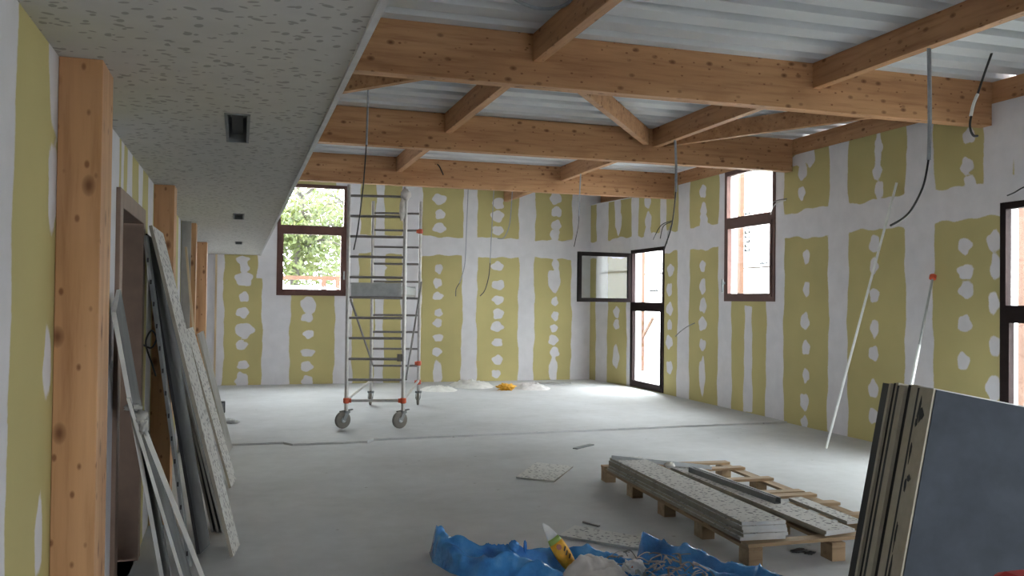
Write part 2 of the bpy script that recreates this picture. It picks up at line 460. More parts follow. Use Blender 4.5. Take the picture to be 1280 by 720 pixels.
def back_field(U, Z):
    vb = [(XL-.1, -.27, 0, 4), (.41, .92, 0, 4), (.3, .66, 2.0, 4), (1.74, 2.08, 0, 4), (1.96, 2.2, 1.7, 4), (2.50, 2.68, 0, 4), (3.02, 3.41, 0, 4), (4.24, 4.55, 0, 4), (5.42, 5.76, 0, 4), (6.57, XR+.1, 0, 4)]
    pt = column(.07, (2.335, 2.19, 1.98, 1.65, 1.36, 1.03, .76, .39, .10), .1, .105) + [(.08, 1.98, .16, .13), (.1, 1.03, .17, .14), (.07, .1, .11, .16)] \
        + column(1.25, (1.56, 1.27, .96, .61, .35, .08), .11, .1) + [(1.26, 1.5, .14, .15)] \
        + column(3.75, (2.25, 1.97, 1.71, 1.38, 1.18, .89, .61, .2), .095, .1, (7,)) + column(4.98, (2.33, 1.95, 1.65, 1.37, 1.11, .79, .44, .16), .115, .11) \
        + column(6.2, (2.40, 2.07, 1.63, 1.33, 1.08, .84, .59, .23), .09, .11, (7,)) + [(6.19, 2.07, .14, .25)] \
        + column(3.755, (3.63, 3.33, 3.06), .12, .11) + column(4.96, (3.60, 3.34, 3.05), .13, .12) + column(6.21, (3.76, 3.48, 3.2, 3.0), .12, .13) + column(2.57, (2.24, 2.0), .13, .1)
    return mud_field(U, Z, vb, (HB,), pt)
grid_wall('wall_back', 'x', YB, 1, XL-.22, XR+.22, 0, ZD, [W1], back_field, 'far wall of taped olive plasterboard with white joint bands')
D0 = (4.86, 5.88, .0, 2.09)
def left_field(U, Z):
    vb = [(YF, 2.69, 0, 4), (4.3, 4.86, 0, 4), (4.93, 5.05, 2, 4), (5.2, 5.42, 2, 4), (5.75, 6.0, 0, 4), (6.35, 6.7, 0, 4), (7.1, 7.6, 0, 4), (8.2, 8.6, 0, 4), (9.4, 9.8, 0, 4), (10.6, 17.05, 0, 4)]
    pt = [(3.25, 2.36, .13, .2), (3.22, 1.98, .08, .15), (3.18, 1.40, .06, .115), (3.10, .86, .055, .12), (3.06, .4, .06, .15)]
    return mud_field(U, Z, vb, (), pt)
grid_wall('wall_left', 'y', XL, -1, YF, YB, 0, ZD, [D0], left_field, 'left wall of taped olive plasterboard behind the timber posts')
grid_wall('wall_front', 'x', YF, -1, XL-.22, XR+.22, 0, ZD, [(2.4, 4.2, 1.05, 2.15)], lambda U, Z: np.ones(U.shape), 'plain white wall behind the viewpoint with an added opening for fill light')  # bare opening added out of view to brighten the near end

# ------------------------------------------------------------------ floor: two pours, the far one a finger higher
mb = MB()
r = random.Random(8)
edge = [(x, 10.16+(-.14 if .5 < x < 1.5 else 0)+.042*max(0, x-1.5)+r.uniform(-.012, .012)) for x in np.linspace(XL-.2, XR+.2, 90)]
STEP = .018
fv = []; n = len(edge)
near = [(x, YF-.2, 0) for x, y in edge]; lo = [(x, y, 0) for x, y in edge]; lo2 = [(x, y+.003, -.03) for x, y in edge]; lo3 = [(x, y+.03, -.03) for x, y in edge]
hi = [(x, y+.036+r.uniform(-.01, .012), STEP) for x, y in edge]; far = [(x, YB+.2, STEP) for x, y in edge]
mb.v = [Vector(p) for row in (near, lo, lo2, lo3, hi, far) for p in row]
for k in range(5):
    for i in range(n-1): mb.f.append([k*n+i, k*n+i+1, (k+1)*n+i+1, (k+1)*n+i]); mb.m.append(0)
floor = struct(link('floor', mb, 'dusty_concrete', origin=(0, 0, 0)), 'dusty pale concrete floor with a raised joint across it')
STEP_Z = STEP

# ------------------------------------------------------------------ roof deck and low ceiling
mb = MB(); per = .36; y = YF; prof = []
while y < YB+.2:
    prof += [(y, ZD), (y+.19, ZD), (y+.21, ZD+.055), (y+.325, ZD+.055), (y+.345, ZD)]; y += per
for x in (XL-.22, XR+.2):
    for py, pz in prof: mb.v.append(Vector((x, py, pz)))
np_ = len(prof)
for i in range(np_-1): mb.f.append([i, i+1, np_+i+1, np_+i]); mb.m.append(0)
o = link('ceiling', mb, 'deck_metal', origin=(0, 0, 0)); struct(o, 'pale corrugated metal roof deck')
sd = o.modifiers.new('sheet', 'SOLIDIFY'); sd.thickness = .02; sd.offset = 1 if o.data.polygons[0].normal.z > 0 else -1

mb = MB()
VENTS = [(-.075, .035, 4.03, 4.75), (-.07, .035, 8.77, 9.37), (-.07, .03, 13.1, 13.68)]
xs = [XL, -.075, .035, SOFX]; ys = [YF]+[v for q in VENTS for v in q[2:]]+[YB]
for i in range(3):
    for j in range(len(ys)-1):
        if i == 1 and j % 2 == 1: continue
        mb.box(xs[i], xs[i+1], ys[j], ys[j+1], ZS, ZS+.03)
struct(link('ceiling', mb, 'acoustic_ceiling', origin=(0, 0, ZS)), 'low speckled acoustic ceiling along the left wall')
mb = MB(); mb.box(SOFX-.004, SOFX+.018, YF, YB, ZS-.012, ZS); mb.box(SOFX, SOFX+.018, YF, YB, ZS, ZS+.05)
struct(link('trim_1', mb, 'white_trim'), 'white metal edge trim of the low ceiling')
mb = MB(); mb.box(SOFX+.001, SOFX+.02, YF, YB, ZS+.05, ZD-.45)
mb = MB(); mb.box(XL, XL+.03, YB-.045, YB-.002, STEP, ZS-.004)
mb = MB(); mb.box(-.43, -.395, YB-.04, YB-.001, STEP, ZS-.004)
struct(link('trim_2', mb, 'pale_batten'), 'pale vertical batten at the far left corner')
for i, (x0, x1, y0, y1) in enumerate(VENTS):
    t = thing('ceiling_vent', ['black rectangular ceiling vent nearest the viewer, the largest of three in view', 'black ceiling vent in the middle of the row of three', 'small dark ceiling vent farthest away, nearest the far wall'][i], 'vent', ((x0+x1)/2, (y0+y1)/2, ZS), group='vents in the low ceiling')
    f = MB(); k = .012
    f.box(x0, x0+k, y0, y1, ZS-.006, ZS+.12); f.box(x1-k, x1, y0, y1, ZS-.006, ZS+.12)
    f.box(x0+k, x1-k, y0, y0+k, ZS-.006, ZS+.12); f.box(x0+k, x1-k, y1-k, y1, ZS-.006, ZS+.12); f.box(x0, x1, y0, y1, ZS+.12, ZS+.13)
    link('vent_frame', f, 'dark_galvanised', t)
    f = MB(); f.box(x0+.03, x1-.03, y0+.04, y1-.04, ZS+.03, ZS+.045); link('vent_shade', f, 'vent_dark', t)  # dark plate colours in the shade of the vent's empty recess

# ------------------------------------------------------------------ timber frame
def timber(name, label, cat, p0, p1, wd, z0, z1, mat, group, cut=None):
    d = MB(); d.bar((p0[0], p0[1], (z0+z1)/2), (p1[0], p1[1], (z0+z1)/2), wd, z1-z0)
    return tag(link(name, d, mat, bevel=.004), label, cat, group)
BY = (7.0, 10.335, 13.76); BT = .14
nm = ['big glued timber beam nearest the viewer, spanning the room', 'glued timber beam in the middle of the three', 'glued timber beam farthest back, just before the far wall']
for yb, lb in zip(BY, nm):
    timber('roof_beam', lb, 'beam', (XL, yb+BT/2), (XR-.002, yb+BT/2), BT, ZB, ZD, 'glulam_along_x', 'main roof beams')
timber('roof_beam', 'glued timber beam overhead behind the viewpoint', 'beam', (XL, 3.67+BT/2), (XR-.002, 3.67+BT/2), BT, ZB, ZD, 'glulam_along_x', 'main roof beams')
JX = (2.375, 5.13); JW = .09
bays = [(3.67+BT, BY[0], 'in front of the nearest beam'), (BY[0]+BT, BY[1], 'between the nearest and the middle beam'), (BY[1]+BT, BY[2], 'between the middle and the farthest beam'), (BY[2]+BT, YB, 'between the farthest beam and the far wall')]
for x, side in zip(JX, ('left', 'right')):
    for a, b, wh in bays:
        if side == 'left' and a > 13.8: continue
        timber('roof_joist', f'{side} short timber joist {wh}', 'joist', (x, a+.002), (x, b-.002), JW, ZJ, ZD, 'glulam_along_y', 'joists between the roof beams')
def brace(a, b, lb):
    d = Vector((b[0]-a[0], b[1]-a[1], 0)).normalized()
    timber('diagonal_brace', lb, 'brace', a, b, .075, ZJ+.02, ZD-.012, 'glulam_along_x', 'flat diagonal braces under the roof')
y0, y1 = BY[0]+BT+.03, BY[1]-.03
brace((2.52, y0), (4.98, y1), 'pale diagonal brace leaving the middle of the nearest beam towards the middle beam')
brace((6.98, y0), (5.30, y1), 'long diagonal brace from the middle beam towards the right wall')
brace((2.24, y0), (-.3, y1), 'diagonal brace partly hidden by the low ceiling at the left')
mb = MB()
timber('rim_beam', 'edge timber beam along the top of the right wall', 'beam', (XR+.07, YF), (XR+.07, YB-.003), .14, 3.661, ZD, 'glulam_along_y', None)
# near rim blocks seen flush with the wall between the beams
CY = [(3.27, 3.525), (6.75, 7.0), (10.08, 10.33), (13.42, 13.67)]
cl = ['wide timber post nearest the viewer, at the far left', 'second timber post, just beyond the brown door', 'third timber post, behind the leaning boards', 'last timber post, nearest the far left corner']
for (a, b), lb in zip(CY, cl):
    zf = STEP if a > 10.2 else 0
    mb = MB(); mb.box(XL+.001, -.455, a, b, 0 if a < 10.1 else .002, ZS-.001)
    tag(link('timber_post', mb, 'glulam_along_z', bevel=.003), lb, 'post', 'timber posts along the left wall')

# ------------------------------------------------------------------ windows and doors
def frame_boxes(m, u0, u1, z0, z1, t, P, mi=0):
    for a, b, c, d in ((u0, u0+t, z0, z1), (u1-t, u1, z0, z1), (u0+t, u1-t, z0, z0+t), (u0+t, u1-t, z1-t, z1)): P(m, a, b, c, d, mi)
def Pright(d0, d1): return lambda m, a, b, c, d, mi=0: m.box(XR+d0, XR+d1, a, b, c, d, mi)
def Pback(d0, d1): return lambda m, a, b, c, d, mi=0: m.box(a, b, YB+d0, YB+d1, c, d, mi)
def window(name, label, rect, trz, P, mat, loc, open_top=False, sash=True):
    u0, u1, z0, z1 = rect; t = .068
    root = bpy.data.objects.new(name, None); COL.objects.link(root); root.location = loc; root.matrix_world = Matrix.Translation(Vector(loc)); struct(root, label)
    m = MB(); frame_boxes(m, u0, u1, z0, z1, t, P(-.012, .06)); P(-.012, .06)(m, u0+t, u1-t, trz-.06, trz+.06); link('window_frame', m, mat, root)
    m = MB(); frame_boxes(m, u0+t, u1-t, z0+t, trz-.06, .05, P(-.022, .045)); link('lower_sash', m, mat, root)
    m = MB(); P(.02, .026)(m, u0+t+.05, u1-t-.05, z0+t+.05, trz-.11); link('lower_pane', m, 'window_glass', root)
    if not open_top:
        m = MB(); P(.02, .026)(m, u0+t, u1-t, trz+.06, z1-t); link('upper_pane', m, 'window_glass', root)
    return root
wn1 = window('window_1', 'far wall window looking onto green trees', W1, 2.955, Pback, 'brown_frame', (1.31, YB, W1[2]))
wn2 = window('window_2', 'tall right wall window with white building outside', W2, 2.88, Pright, 'brown_frame', (XR, 11.4, W2[2]))
d1 = window('door_2', 'glazed brown door at the far right corner with its top sash swung open', D1, 1.575, Pright, 'dark_frame', (XR, 14.8, D1[2]), open_top=True)
d2 = window('door_3', 'glazed brown door cut off by the right edge of the view', D2, 1.575, Pright, 'dark_frame', (XR, 6.2, D2[2]))
m = MB(); m.box(XR-.062, XR-.022, 12.02, 12.05, 1.92, 1.96); m.box(XR-.075, XR-.06, 12.02, 12.05, 1.80, 2.0); link('handle', m, 'dark_galvanised', wn2, bevel=.004)
m = MB(); m.box(YB, YB, 0, 0, 0, 0)
m = MB(); m.box(1.89, 1.92, YB-.06, YB-.022, 2.02, 2.06); m.box(1.89, 1.92, YB-.075, YB-.06, 2.0, 2.16); link('handle', m, 'dark_galvanised', wn1, bevel=.004)
# top sash of the far door, swung into the room on its far jamb
hx, hy = XR-.02, D1[1]-.03; ex, ey = 6.04, 15.36
dv = Vector((ex-hx, ey-hy, 0)); wlen = dv.length; dv.normalize(); nv = Vector((-dv.y, dv.x, 0))
def sash_box(m, a, b, c, d, t0=-.025, t1=.025):
    p = Vector((hx, hy, 0))+dv*((a+b)/2)+nv*(t0+t1)/2+Vector((0, 0, (c+d)/2)); m.obox(p, dv*(b-a)/2, nv*(t1-t0)/2, Vector((0, 0, (d-c)/2)))
m = MB(); z0, z1, t = 1.63, 2.57, .075
for a, b, c, d in ((0, t, z0, z1), (wlen-t, wlen, z0, z1), (t, wlen-t, z0, z0+t), (t, wlen-t, z1-t, z1)): sash_box(m, a, b, c, d)
so = link('open_sash', m, 'sash_black', d1)
m = MB(); sash_box(m, t, wlen-t, z0+t, z1-t, -.003, .003); link('sash_pane', m, 'window_glass', so)
m = MB()
for z in (1.7, 2.5): m.cyl((hx+.01, hy+.03, z-.04), (hx+.01, hy+.03, z+.04), .012, 8)
link('hinge', m, 'dark_galvanised', so)
m = MB(); sash_box(m, wlen-.035, wlen-.015, 1.95, 2.05, -.05, -.025); link('latch', m, 'dark_galvanised', so)

# brown door in the left wall
dr = bpy.data.objects.new('door_1', None); COL.objects.link(dr); dr.location = (XL, 5.37, 0); dr.matrix_world = Matrix.Translation((XL, 5.37, 0)); struct(dr, 'brown door in the left wall behind leaning boards')
m = MB(); x0, x1 = XL-.16, XL+.022
m.box(x0, x1, 4.765, 4.875, 0, 2.17); m.box(x0, x1, 5.875, 5.985, 0, 2.17); m.box(x0, x1, 4.875, 5.875, 2.075, 2.17)
link('door_frame', m, 'door_frame_brown', dr, bevel=.004)
m = MB(); m.box(XL-.15, XL-.11, 4.88, 5.87, .01, 2.07)
for a, b in ((4.98, 5.32), (5.44, 5.78)):
    for c, d in ((.2, .95), (1.08, 1.95)):
        m.box(XL-.112, XL-.1, a, b, c, d)
link('door_leaf', m, 'door_brown', dr)
m = MB(); m.box(XL-.1, XL-.06, 4.95, 4.975, 1.02, 1.045); m.box(XL-.07, XL-.055, 4.95, 5.08, 1.02, 1.045); link('door_handle', m, 'dark_galvanised', dr)

# ------------------------------------------------------------------ mobile scaffold tower
fl, fr_, bl, br = Vector((1.297, 11.13, 0)), Vector((1.985, 10.98, 0)), Vector((1.935, 13.46, 0)), Vector((2.64, 13.31, 0))
Z0 = STEP_Z
sct = thing('scaffold_tower', 'tall aluminium mobile scaffold tower on four castors before the far window', 'scaffold', (1.96, 12.2, Z0))
up = lambda p, z: Vector((p.x, p.y, z))
for p, top in ((fl, 3.06), (fr_, 3.05), (bl, 3.13), (br, 3.14)):
    m = MB(); m.cyl(up(p, .235), up(p, top), .0245, 14); link('upright', m, 'alu', sct, smooth=False)
for a, b, zs in ((fl, fr_, (.62, .88, 1.14, 1.395, 1.65, 1.905, 2.16, 2.415, 2.67, 2.925)), (bl, br, (.62, .878, 1.135, 1.392, 1.65, 1.905, 2.175, 2.433, 2.69, 2.95))):
    for z in zs:
        d = (b-a).normalized(); m = MB(); m.cyl(up(a+d*.02, z), up(b-d*.02, z), .0165, 10); link('rung', m, 'rung_alu', sct)
m = MB(); m.cyl(up(fl, .36), up(fr_, .36), .018, 10); link('base_bar', m, 'alu', sct)
for a, b in ((fl, bl), (fr_, br)):
    m = MB(); m.cyl(up(a+(b-a)*.01, .37), up(b-(b-a)*.01, .39), .019, 10); link('side_bar', m, 'alu', sct)
    m = MB(); m.cyl(up(a+(b-a)*.02+Vector((.03, 0, 0)), 1.62), up(b-(b-a)*.02+Vector((.03, 0, 0)), .64), .014, 8) if a is fl else m.cyl(up(a+(b-a)*.02+Vector((.03, 0, 0)), .62), up(b-(b-a)*.02+Vector((.03, 0, 0)), 1.90), .014, 8)
    link('diagonal_brace_tube', m, 'rung_alu', sct)
for p, z in ((fl, .36), (fr_, .36), (br, .37), (br, .66), (br, 2.68)):
    m = MB(); q = up(p, z); m.lathe(q-Vector((0, 0, .035)), (0, 0, 1), [(0, .03), (.01, .04), (.06, .04), (.07, .03)], 12)
    dd = Vector((.06, -.01, 0)) if p is fl else Vector((-.06, .01, 0)); m.cyl(q, q+dd, .028, 10)
    link('clamp', m, 'red_orange', sct)
m = MB(); q = up(fr_, .90); m.obox(q+Vector((-.05, -.01, 0)), (.03, 0, 0), (0, .02, 0), (0, 0, .045)); link('clamp', m, 'rubber', sct)
for i, p in enumerate((fl, fr_, bl, br)):
    off = Vector((-.045, -.03, 0)) if i < 2 else Vector((.0, .03, 0)); r = .105
    ax = Vector((.42, -.9, 0)).normalized() if i < 2 else Vector((1, -.2, 0)).normalized()
    c = Vector((p.x, p.y, Z0+r))+off
    f = MB(); f.cyl(up(p, .215), up(p, .36), .02, 10); f.lathe((p.x, p.y, .205), (0, 0, 1), [(0, .05), (.03, .05)], 14)
    for s in (-1, 1):
        f.bar(c+ax*s*.036, up(p, .21)+ax*s*.036+Vector((0, 0, .004)), .045, .006, up=ax)
    cs = link('castor', f, 'dark_galvanised', sct)
    f = MB(); f.lathe(c-ax*.022, ax, [(0, .06), (0.002, .09), (.008, r), (.036, r), (.042, .09), (.044, .06)], 28); link('wheel', f, 'wheel_grey', cs)
    f = MB(); f.lathe(c-ax*.034, ax, [(0, .02), (.004, .032), (.064, .032), (.068, .02)], 14); link('hub', f, 'galvanised', cs)
    f = MB(); pd = Vector((-ax.y, ax.x, 0)); f.bar(up(p, .23)-pd*.09, up(p, .245)+pd*.09, .03, .012); link('brake_pedal', f, 'rubber', cs)
# platform: deck with toe boards, hooked on the rungs
e1, e2 = (fr_-fl), (bl-fl); dn, sn = e1.normalized(), Vector((-e1.y, e1.x, 0)).normalized()
def plat(m, a, b, s, e, z0, z1):
    P = [fl+e1*a+e2*s, fl+e1*b+e2*s, fl+e1*b+e2*e, fl+e1*a+e2*e]; m.prism([up(p, z0) for p in P], (0, 0, z1-z0))
m = MB(); plat(m, .06, .94, .02, .97, 1.668, 1.70); pf = link('platform_deck', m, 'plank_grey', sct)
m = MB(); plat(m, .06, .94, .0, .012, 1.665, 1.83); plat(m, .06, .94, .975, .99, 1.665, 1.83); plat(m, .05, .075, .015, .975, 1.70, 1.80); plat(m, .925, .95, .015, .975, 1.70, 1.80)
plat(m, .05, .95, -.012, .0, 1.815, 1.835)
link('toe_board', m, 'galvanised', pf)
# white cloth hung on the front right upright
def blob(c, r, seed, sub=3, amp=.35, squash=(1, 1, 1), freq=2.2):
    bm = bmesh.new(); bmesh.ops.create_icosphere(bm, subdivisions=sub, radius=1)
    m = MB()
    for v in bm.verts:
        d = v.co.normalized(); k = 1+amp*(mnoise.fractal(d*freq+Vector((seed*7.3, seed*3.1, seed)), 1, 2, 4)); k += amp*.5*abs(mnoise.noise(d*freq*2.5+Vector((seed, 0, 0))))
        m.v.append(Vector((d.x*r*k*squash[0], d.y*r*k*squash[1], d.z*r*k*squash[2]))+Vector(c))
    for f in bm.faces: m.f.append([v.index for v in f.verts]); m.m.append(0)
    bm.free(); return m
m = blob((fr_.x-.002, fr_.y-.01, 2.95), .06, 3, 3, .4, (.95, .95, 1.1)); k = blob((fr_.x-.045, fr_.y-.02, 2.76), .05, 5, 3, .3, (.7, .6, 2.6)); m.add(k.v, k.f)
tag(link('white_rag', m, 'white_cloth', smooth=True), 'white rag tied around the top of the scaffold upright', 'rag')

# ------------------------------------------------------------------ pallet with tiles
PZ = math.radians(-3.4)
def pal(u, v): return Vector((3.02+u*math.cos(PZ)-v*math.sin(PZ), 4.76+u*math.sin(PZ)+v*math.cos(PZ), 0))
pt = thing('wooden_pallet', 'long wooden pallet carrying stacks of speckled ceiling tiles', 'pallet', pal(.6, 1.35), PZ)
du, dvv = (pal(1, 0)-pal(0, 0)), (pal(0, 1)-pal(0, 0))
def pbox(m, u0, u1, v0, v1, z0, z1, skew=0.0):
    P = [pal(u0, v0), pal(u1, v0+skew), pal(u1, v1+skew), pal(u0, v1)]; m.prism([up(p, z0) for p in P], (0, 0, z1-z0))
BZ0, BZ1, SZ1 = .096, .118, .140
for u in (.0, .58, 1.14):
    for v in (0, .64, 1.28, 1.93, 2.57):
        m = MB(); pbox(m, u, u+.095, v, v+.13, .0, BZ0); link('block', m, 'pallet_wood', pt, bevel=.003)
    m = MB(); pbox(m, u, u+.095, 0, 2.70, BZ0, BZ1); link('stringer_board', m, 'pallet_wood_long', pt, bevel=.002)
for v, u1, sk in ((0, 1.235, .07), (.52, 1.25, .02), (.92, 1.26, -.01), (1.16, 1.25, .04), (1.34, 1.22, -.02), (1.84, 1.25, .0), (2.32, 1.25, .01), (2.60, 1.24, .0)):
    m = MB(); pbox(m, -.005, u1, v, v+.095, BZ1, SZ1, sk); link('slat', m, 'pallet_wood', pt, bevel=.002)
def tile(corners, z0, th, label, group, name='ceiling_tile', edge='tile_edge'):
    m = MB(); o = len(m.v); P = [Vector((x, y, z0)) for x, y in corners]; n = len(P)
    m.prism(P, (0, 0, th)); m.m = [1, 0, 2, 1, 1, 1]
    return tag(link(name, m, ['acoustic_tile', edge, 'tile_edge_white'], bevel=.0015), label, 'ceiling tile', group)
lt = [((3.03, 4.86), (3.33, 4.83), (3.43, 7.16), (3.145, 7.18)), ((3.02, 4.84), (3.325, 4.815), (3.42, 7.15), (3.13, 7.17)), ((3.035, 4.85), (3.335, 4.82), (3.435, 7.17), (3.14, 7.19)),
      ((3.025, 4.83), (3.33, 4.805), (3.425, 7.14), (3.125, 7.16)), ((3.01, 4.845), (3.32, 4.815), (3.42, 7.16), (3.12, 7.18))][::-1]
nth = ['bottom', 'second lowest', 'middle', 'second highest', 'top']
for i, c in enumerate(lt):
    tile(c, SZ1+.0005+i*.0225, .022, f'long speckled ceiling tile, {nth[i]} of the left stack on the pallet', 'tiles stacked on the left of the pallet')
rt = [((3.60, 4.80), (3.86, 4.84), (3.93, 6.95), (3.655, 6.93)), ((3.58, 4.76), (3.80, 4.80), (3.885, 6.98), (3.625, 6.96))]
tile(rt[0], SZ1+.0005, .022, 'long speckled ceiling tile, lower of the right stack on the pallet', 'tiles stacked on the right of the pallet')
tile(rt[1], SZ1+.023, .022, 'long speckled ceiling tile, upper of the right stack on the pallet', 'tiles stacked on the right of the pallet')
tile(((3.94, 5.02), (4.06, 5.03), (4.1, 5.75), (3.98, 5.74)), SZ1+.0005, .022, 'short speckled tile offcut beside the right stack on the pallet', 'tiles stacked on the right of the pallet')
TZ = SZ1+.0455
m = MB(); a, b = Vector((3.67, 6.72, TZ)), Vector((3.70, 5.50, TZ)); wv = Vector((.048, .0, 0))
for q0, q1, z0, z1 in ((0, .05, 0, .003), (0, .003, .003, .045), (.047, .05, .003, .045), (.003, .015, .042, .045), (.035, .047, .042, .045)):
    m.prism([a+Vector((q0, 0, z0)), a+Vector((q1, 0, z0)), b+Vector((q1, 0, z0)), b+Vector((q0, 0, z0))], (0, 0, z1-z0))
tag(link('metal_channel', m, 'dark_galvanised'), 'grey metal channel profile lying on the right tile stack', 'metal profile')
LZ = SZ1+.0005+5*.0225
m = MB(); a, b = Vector((3.14, 7.13, LZ)), Vector((3.98, 6.90, SZ1+.03))
dd = (b-a).normalized(); sd_ = Vector((-dd.y, dd.x, 0))
for q0, q1, z0, z1 in ((-.06, .0, .001, .003), (-.06, -.058, .003, .028), (-.002, .0, .003, .028)):
    m.prism([a+sd_*q0+Vector((0, 0, z0)), b+sd_*q0+Vector((0, 0, z0)), b+sd_*q1+Vector((0, 0, z0)), a+sd_*q1+Vector((0, 0, z0))], (0, 0, z1-z0))
tag(link('metal_channel', m, 'galvanised'), 'flat grey metal profile laid across the far end of the tiles', 'metal profile')
m = blob((3.60, 6.93, TZ+.028), .04, 9, 3, .3, (1.1, 1.6, .6)); 
tag(link('insulation_scrap', m, 'cream_sheet', smooth=True), 'pale scrap of insulation beside the metal channel on the pallet', 'scrap')

# ------------------------------------------------------------------ things lying on the floor
tile(((2.446, 7.71), (2.73, 7.46), (3.15, 8.08), (2.86, 8.36)), .0005, .014, 'square speckled tile offcut lying alone on the floor left of the pallet', None, 'tile_offcut')
tile(((2.12, 5.70), (2.56, 5.22), (2.78, 5.36), (2.33, 5.93)), .0005, .018, 'speckled tile offcut on the floor just behind the blue bag', None, 'tile_offcut')
def stick(p0, p1, wd, th, mat, label, name='wood_scrap', z=.0005, cat='scrap'):
    m = MB(); m.bar((*p0, z+th/2), (*p1, z+th/2), wd, th); return tag(link(name, m, mat), label, cat)
stick((3.56, 9.08), (3.85, 9.30), .06, .012, 'dark_galvanised', 'short grey metal strip lying alone beyond the tile offcut', 'metal_strip')
stick((2.443, 6.05), (2.507, 5.90), .018, .01, 'plank_grey', 'small thin stick on the floor behind the blue bag')
m = blob((3.52, 4.96, .012), .04, 12, 3, .6, (1.5, .7, .25)); k = blob((3.56, 4.9, .012), .03, 13, 3, .5, (1.3, .6, .3)); m.add(k.v, k.f)
tag(link('black_scrap', m, 'black_plastic', smooth=True), 'small black plastic scrap on the floor at the near end of the pallet', 'scrap')
# crumpled sheets by the far wall
def heap(name, label, mat, c, rx, ry, hgt, seed, z=STEP_Z, rot=0, n=46, cat='sheet'):
    m = MB(); cr, sr = math.cos(rot), math.sin(rot)
    rings = 16
    for i in range(rings+1):
        t = i/rings
        for k in range(n):
            a = 2*math.pi*k/n
            rim = 1+.16*mnoise.noise(Vector((math.cos(a)*1.6, math.sin(a)*1.6, seed)))+.06*mnoise.noise(Vector((math.cos(a)*5, math.sin(a)*5, seed)))
            x, y = rx*t*math.cos(a)*rim, ry*t*math.sin(a)*rim
            q = Vector((x*5, y*5, seed*2.0))
            hz = hgt*((1-t**3)*(.5+.8*abs(mnoise.noise(q))+.45*abs(mnoise.noise(q*2.3))+.25*mnoise.noise(q*4.5)))
            m.v.append(Vector((c[0]+x*cr-y*sr, c[1]+x*sr+y*cr, z+max(.001, hz) if i < rings else z+.0005)))
    for i in range(rings):
        for k in range(n): m.f.append([i*n+k, i*n+(k+1)%n, (i+1)*n+(k+1)%n, (i+1)*n+k]); m.m.append(0)
    return tag(link(name, m, mat, smooth=True), label, cat)
heap('crumpled_sheet', 'crumpled white sheet nearest the scaffold by the far wall', 'cream_sheet', (3.45, 15.5, 0), .34, .42, .07, 1)
heap('crumpled_sheet', 'largest crumpled white sheet in the middle by the far wall', 'cream_sheet', (4.2, 16.1, 0), .42, .6, .12, 5)
heap('crumpled_sheet', 'crumpled white sheet with dark creases right of the yellow bag', 'white_cloth', (5.2, 15.55, 0), .36, .5, .1, 3.4)
m = blob((4.62, 15.2, STEP_Z+.06), .09, 21, 4, .7, (1.5, .8, .6), 4); tag(link('yellow_bag', m, 'yellow_print', smooth=True), 'small crumpled yellow bag between the white sheets by the far wall', 'bag')
m = MB(); m.bar((5.55, 16.3, STEP_Z+.02), (6.25, 16.2, STEP_Z+.02), .1, .03); tag(link('grey_board_scrap', m, 'plank_grey'), 'flat grey board lying at the foot of the far wall', 'board')
# lamp-like black box and grey rag by the left wall
bx = thing('black_speaker', 'small black box standing on the floor by the left wall near the far corner', 'box', (-.225, 13.0, STEP_Z))
m = MB(); m.box(-.285, -.165, 12.95, 13.07, STEP_Z, STEP_Z+.16); link('case', m, 'black_plastic', bx, bevel=.012)
m = MB(); m.box(-.27, -.18, 12.945, 12.95, STEP_Z+.02, STEP_Z+.14); link('front_panel', m, 'dark_galvanised', bx)
tag(link('power_cord', MB().tube(spline([(-.3, 13.03, STEP_Z+.12), (-.36, 13.0, .25), (-.42, 12.9, .6), (-.46, 12.85, .95)]), .006, 6), 'grey_conduit'), 'thin grey cord rising from the black box to the wall', 'cable')
m = blob((-.19, 11.95, STEP_Z+.025), .09, 31, 4, .5, (1.5, 1.2, .3), 3); k = blob((-.06, 11.85, STEP_Z+.02), .06, 32, 3, .5, (1.3, 1.2, .35), 3); m.add(k.v, k.f)
tag(link('grey_rag', m, 'grey_scrap', smooth=True), 'crumpled grey rag on the floor in front of the black box', 'rag')

# ------------------------------------------------------------------ boards leaning on the left wall
def plank(foot, top, wdt, th, yawdeg, mats, label, name='leaning_board', group=None, cat='board'):
    """a flat board whose near long edge runs foot -> top; its width goes off at yaw degrees from +Y (positive towards +X)"""
    f, t = Vector(foot), Vector(top); L_ = t-f
    wv = Vector((math.sin(math.radians(yawdeg)), math.cos(math.radians(yawdeg)), 0))
    wv = (wv-L_.normalized()*wv.dot(L_.normalized())).normalized()*wdt
    nrm = L_.cross(wv).normalized()*th
    if nrm.x < 0: nrm = -nrm
    m = MB(); P = [f, f+wv, f+wv+nrm, f+nrm]
    zmin = min(p.z for p in P); P = [p+Vector((0, 0, -zmin+.001)) for p in P]
    # 0 bottom 1 top then sides: 2 back face, 3 far edge, 4 room face, 5 near edge
    m.prism(P, L_)
    m.m = [1, 1, 0, 1, 0, 1]
    return tag(link(name, m, mats), label, cat, group)
G = 'boards leaning on the left wall'
plank((-.345, 4.95, 0), (-.555, 4.36, 1.55), .3, .02, 0, ['dark_board', 'tile_edge_white'], 'dark board with a pale edge leaning nearest the first timber post', group=G)
plank((-.21, 4.80, 0), (-.50, 4.50, 1.14), .3, .016, 0, ['dark_board', 'tile_edge_white'], 'narrow dark board with a pale edge leaning just left of the rag-topped board', group=G)
plank((-.095, 4.77, 0), (-.448, 4.54, 1.02), .012, .022, 0, ['tile_edge_white', 'tile_edge_white'], 'thin pale batten leaning with a white rag caught on its top', 'leaning_batten', group=G, cat='batten')
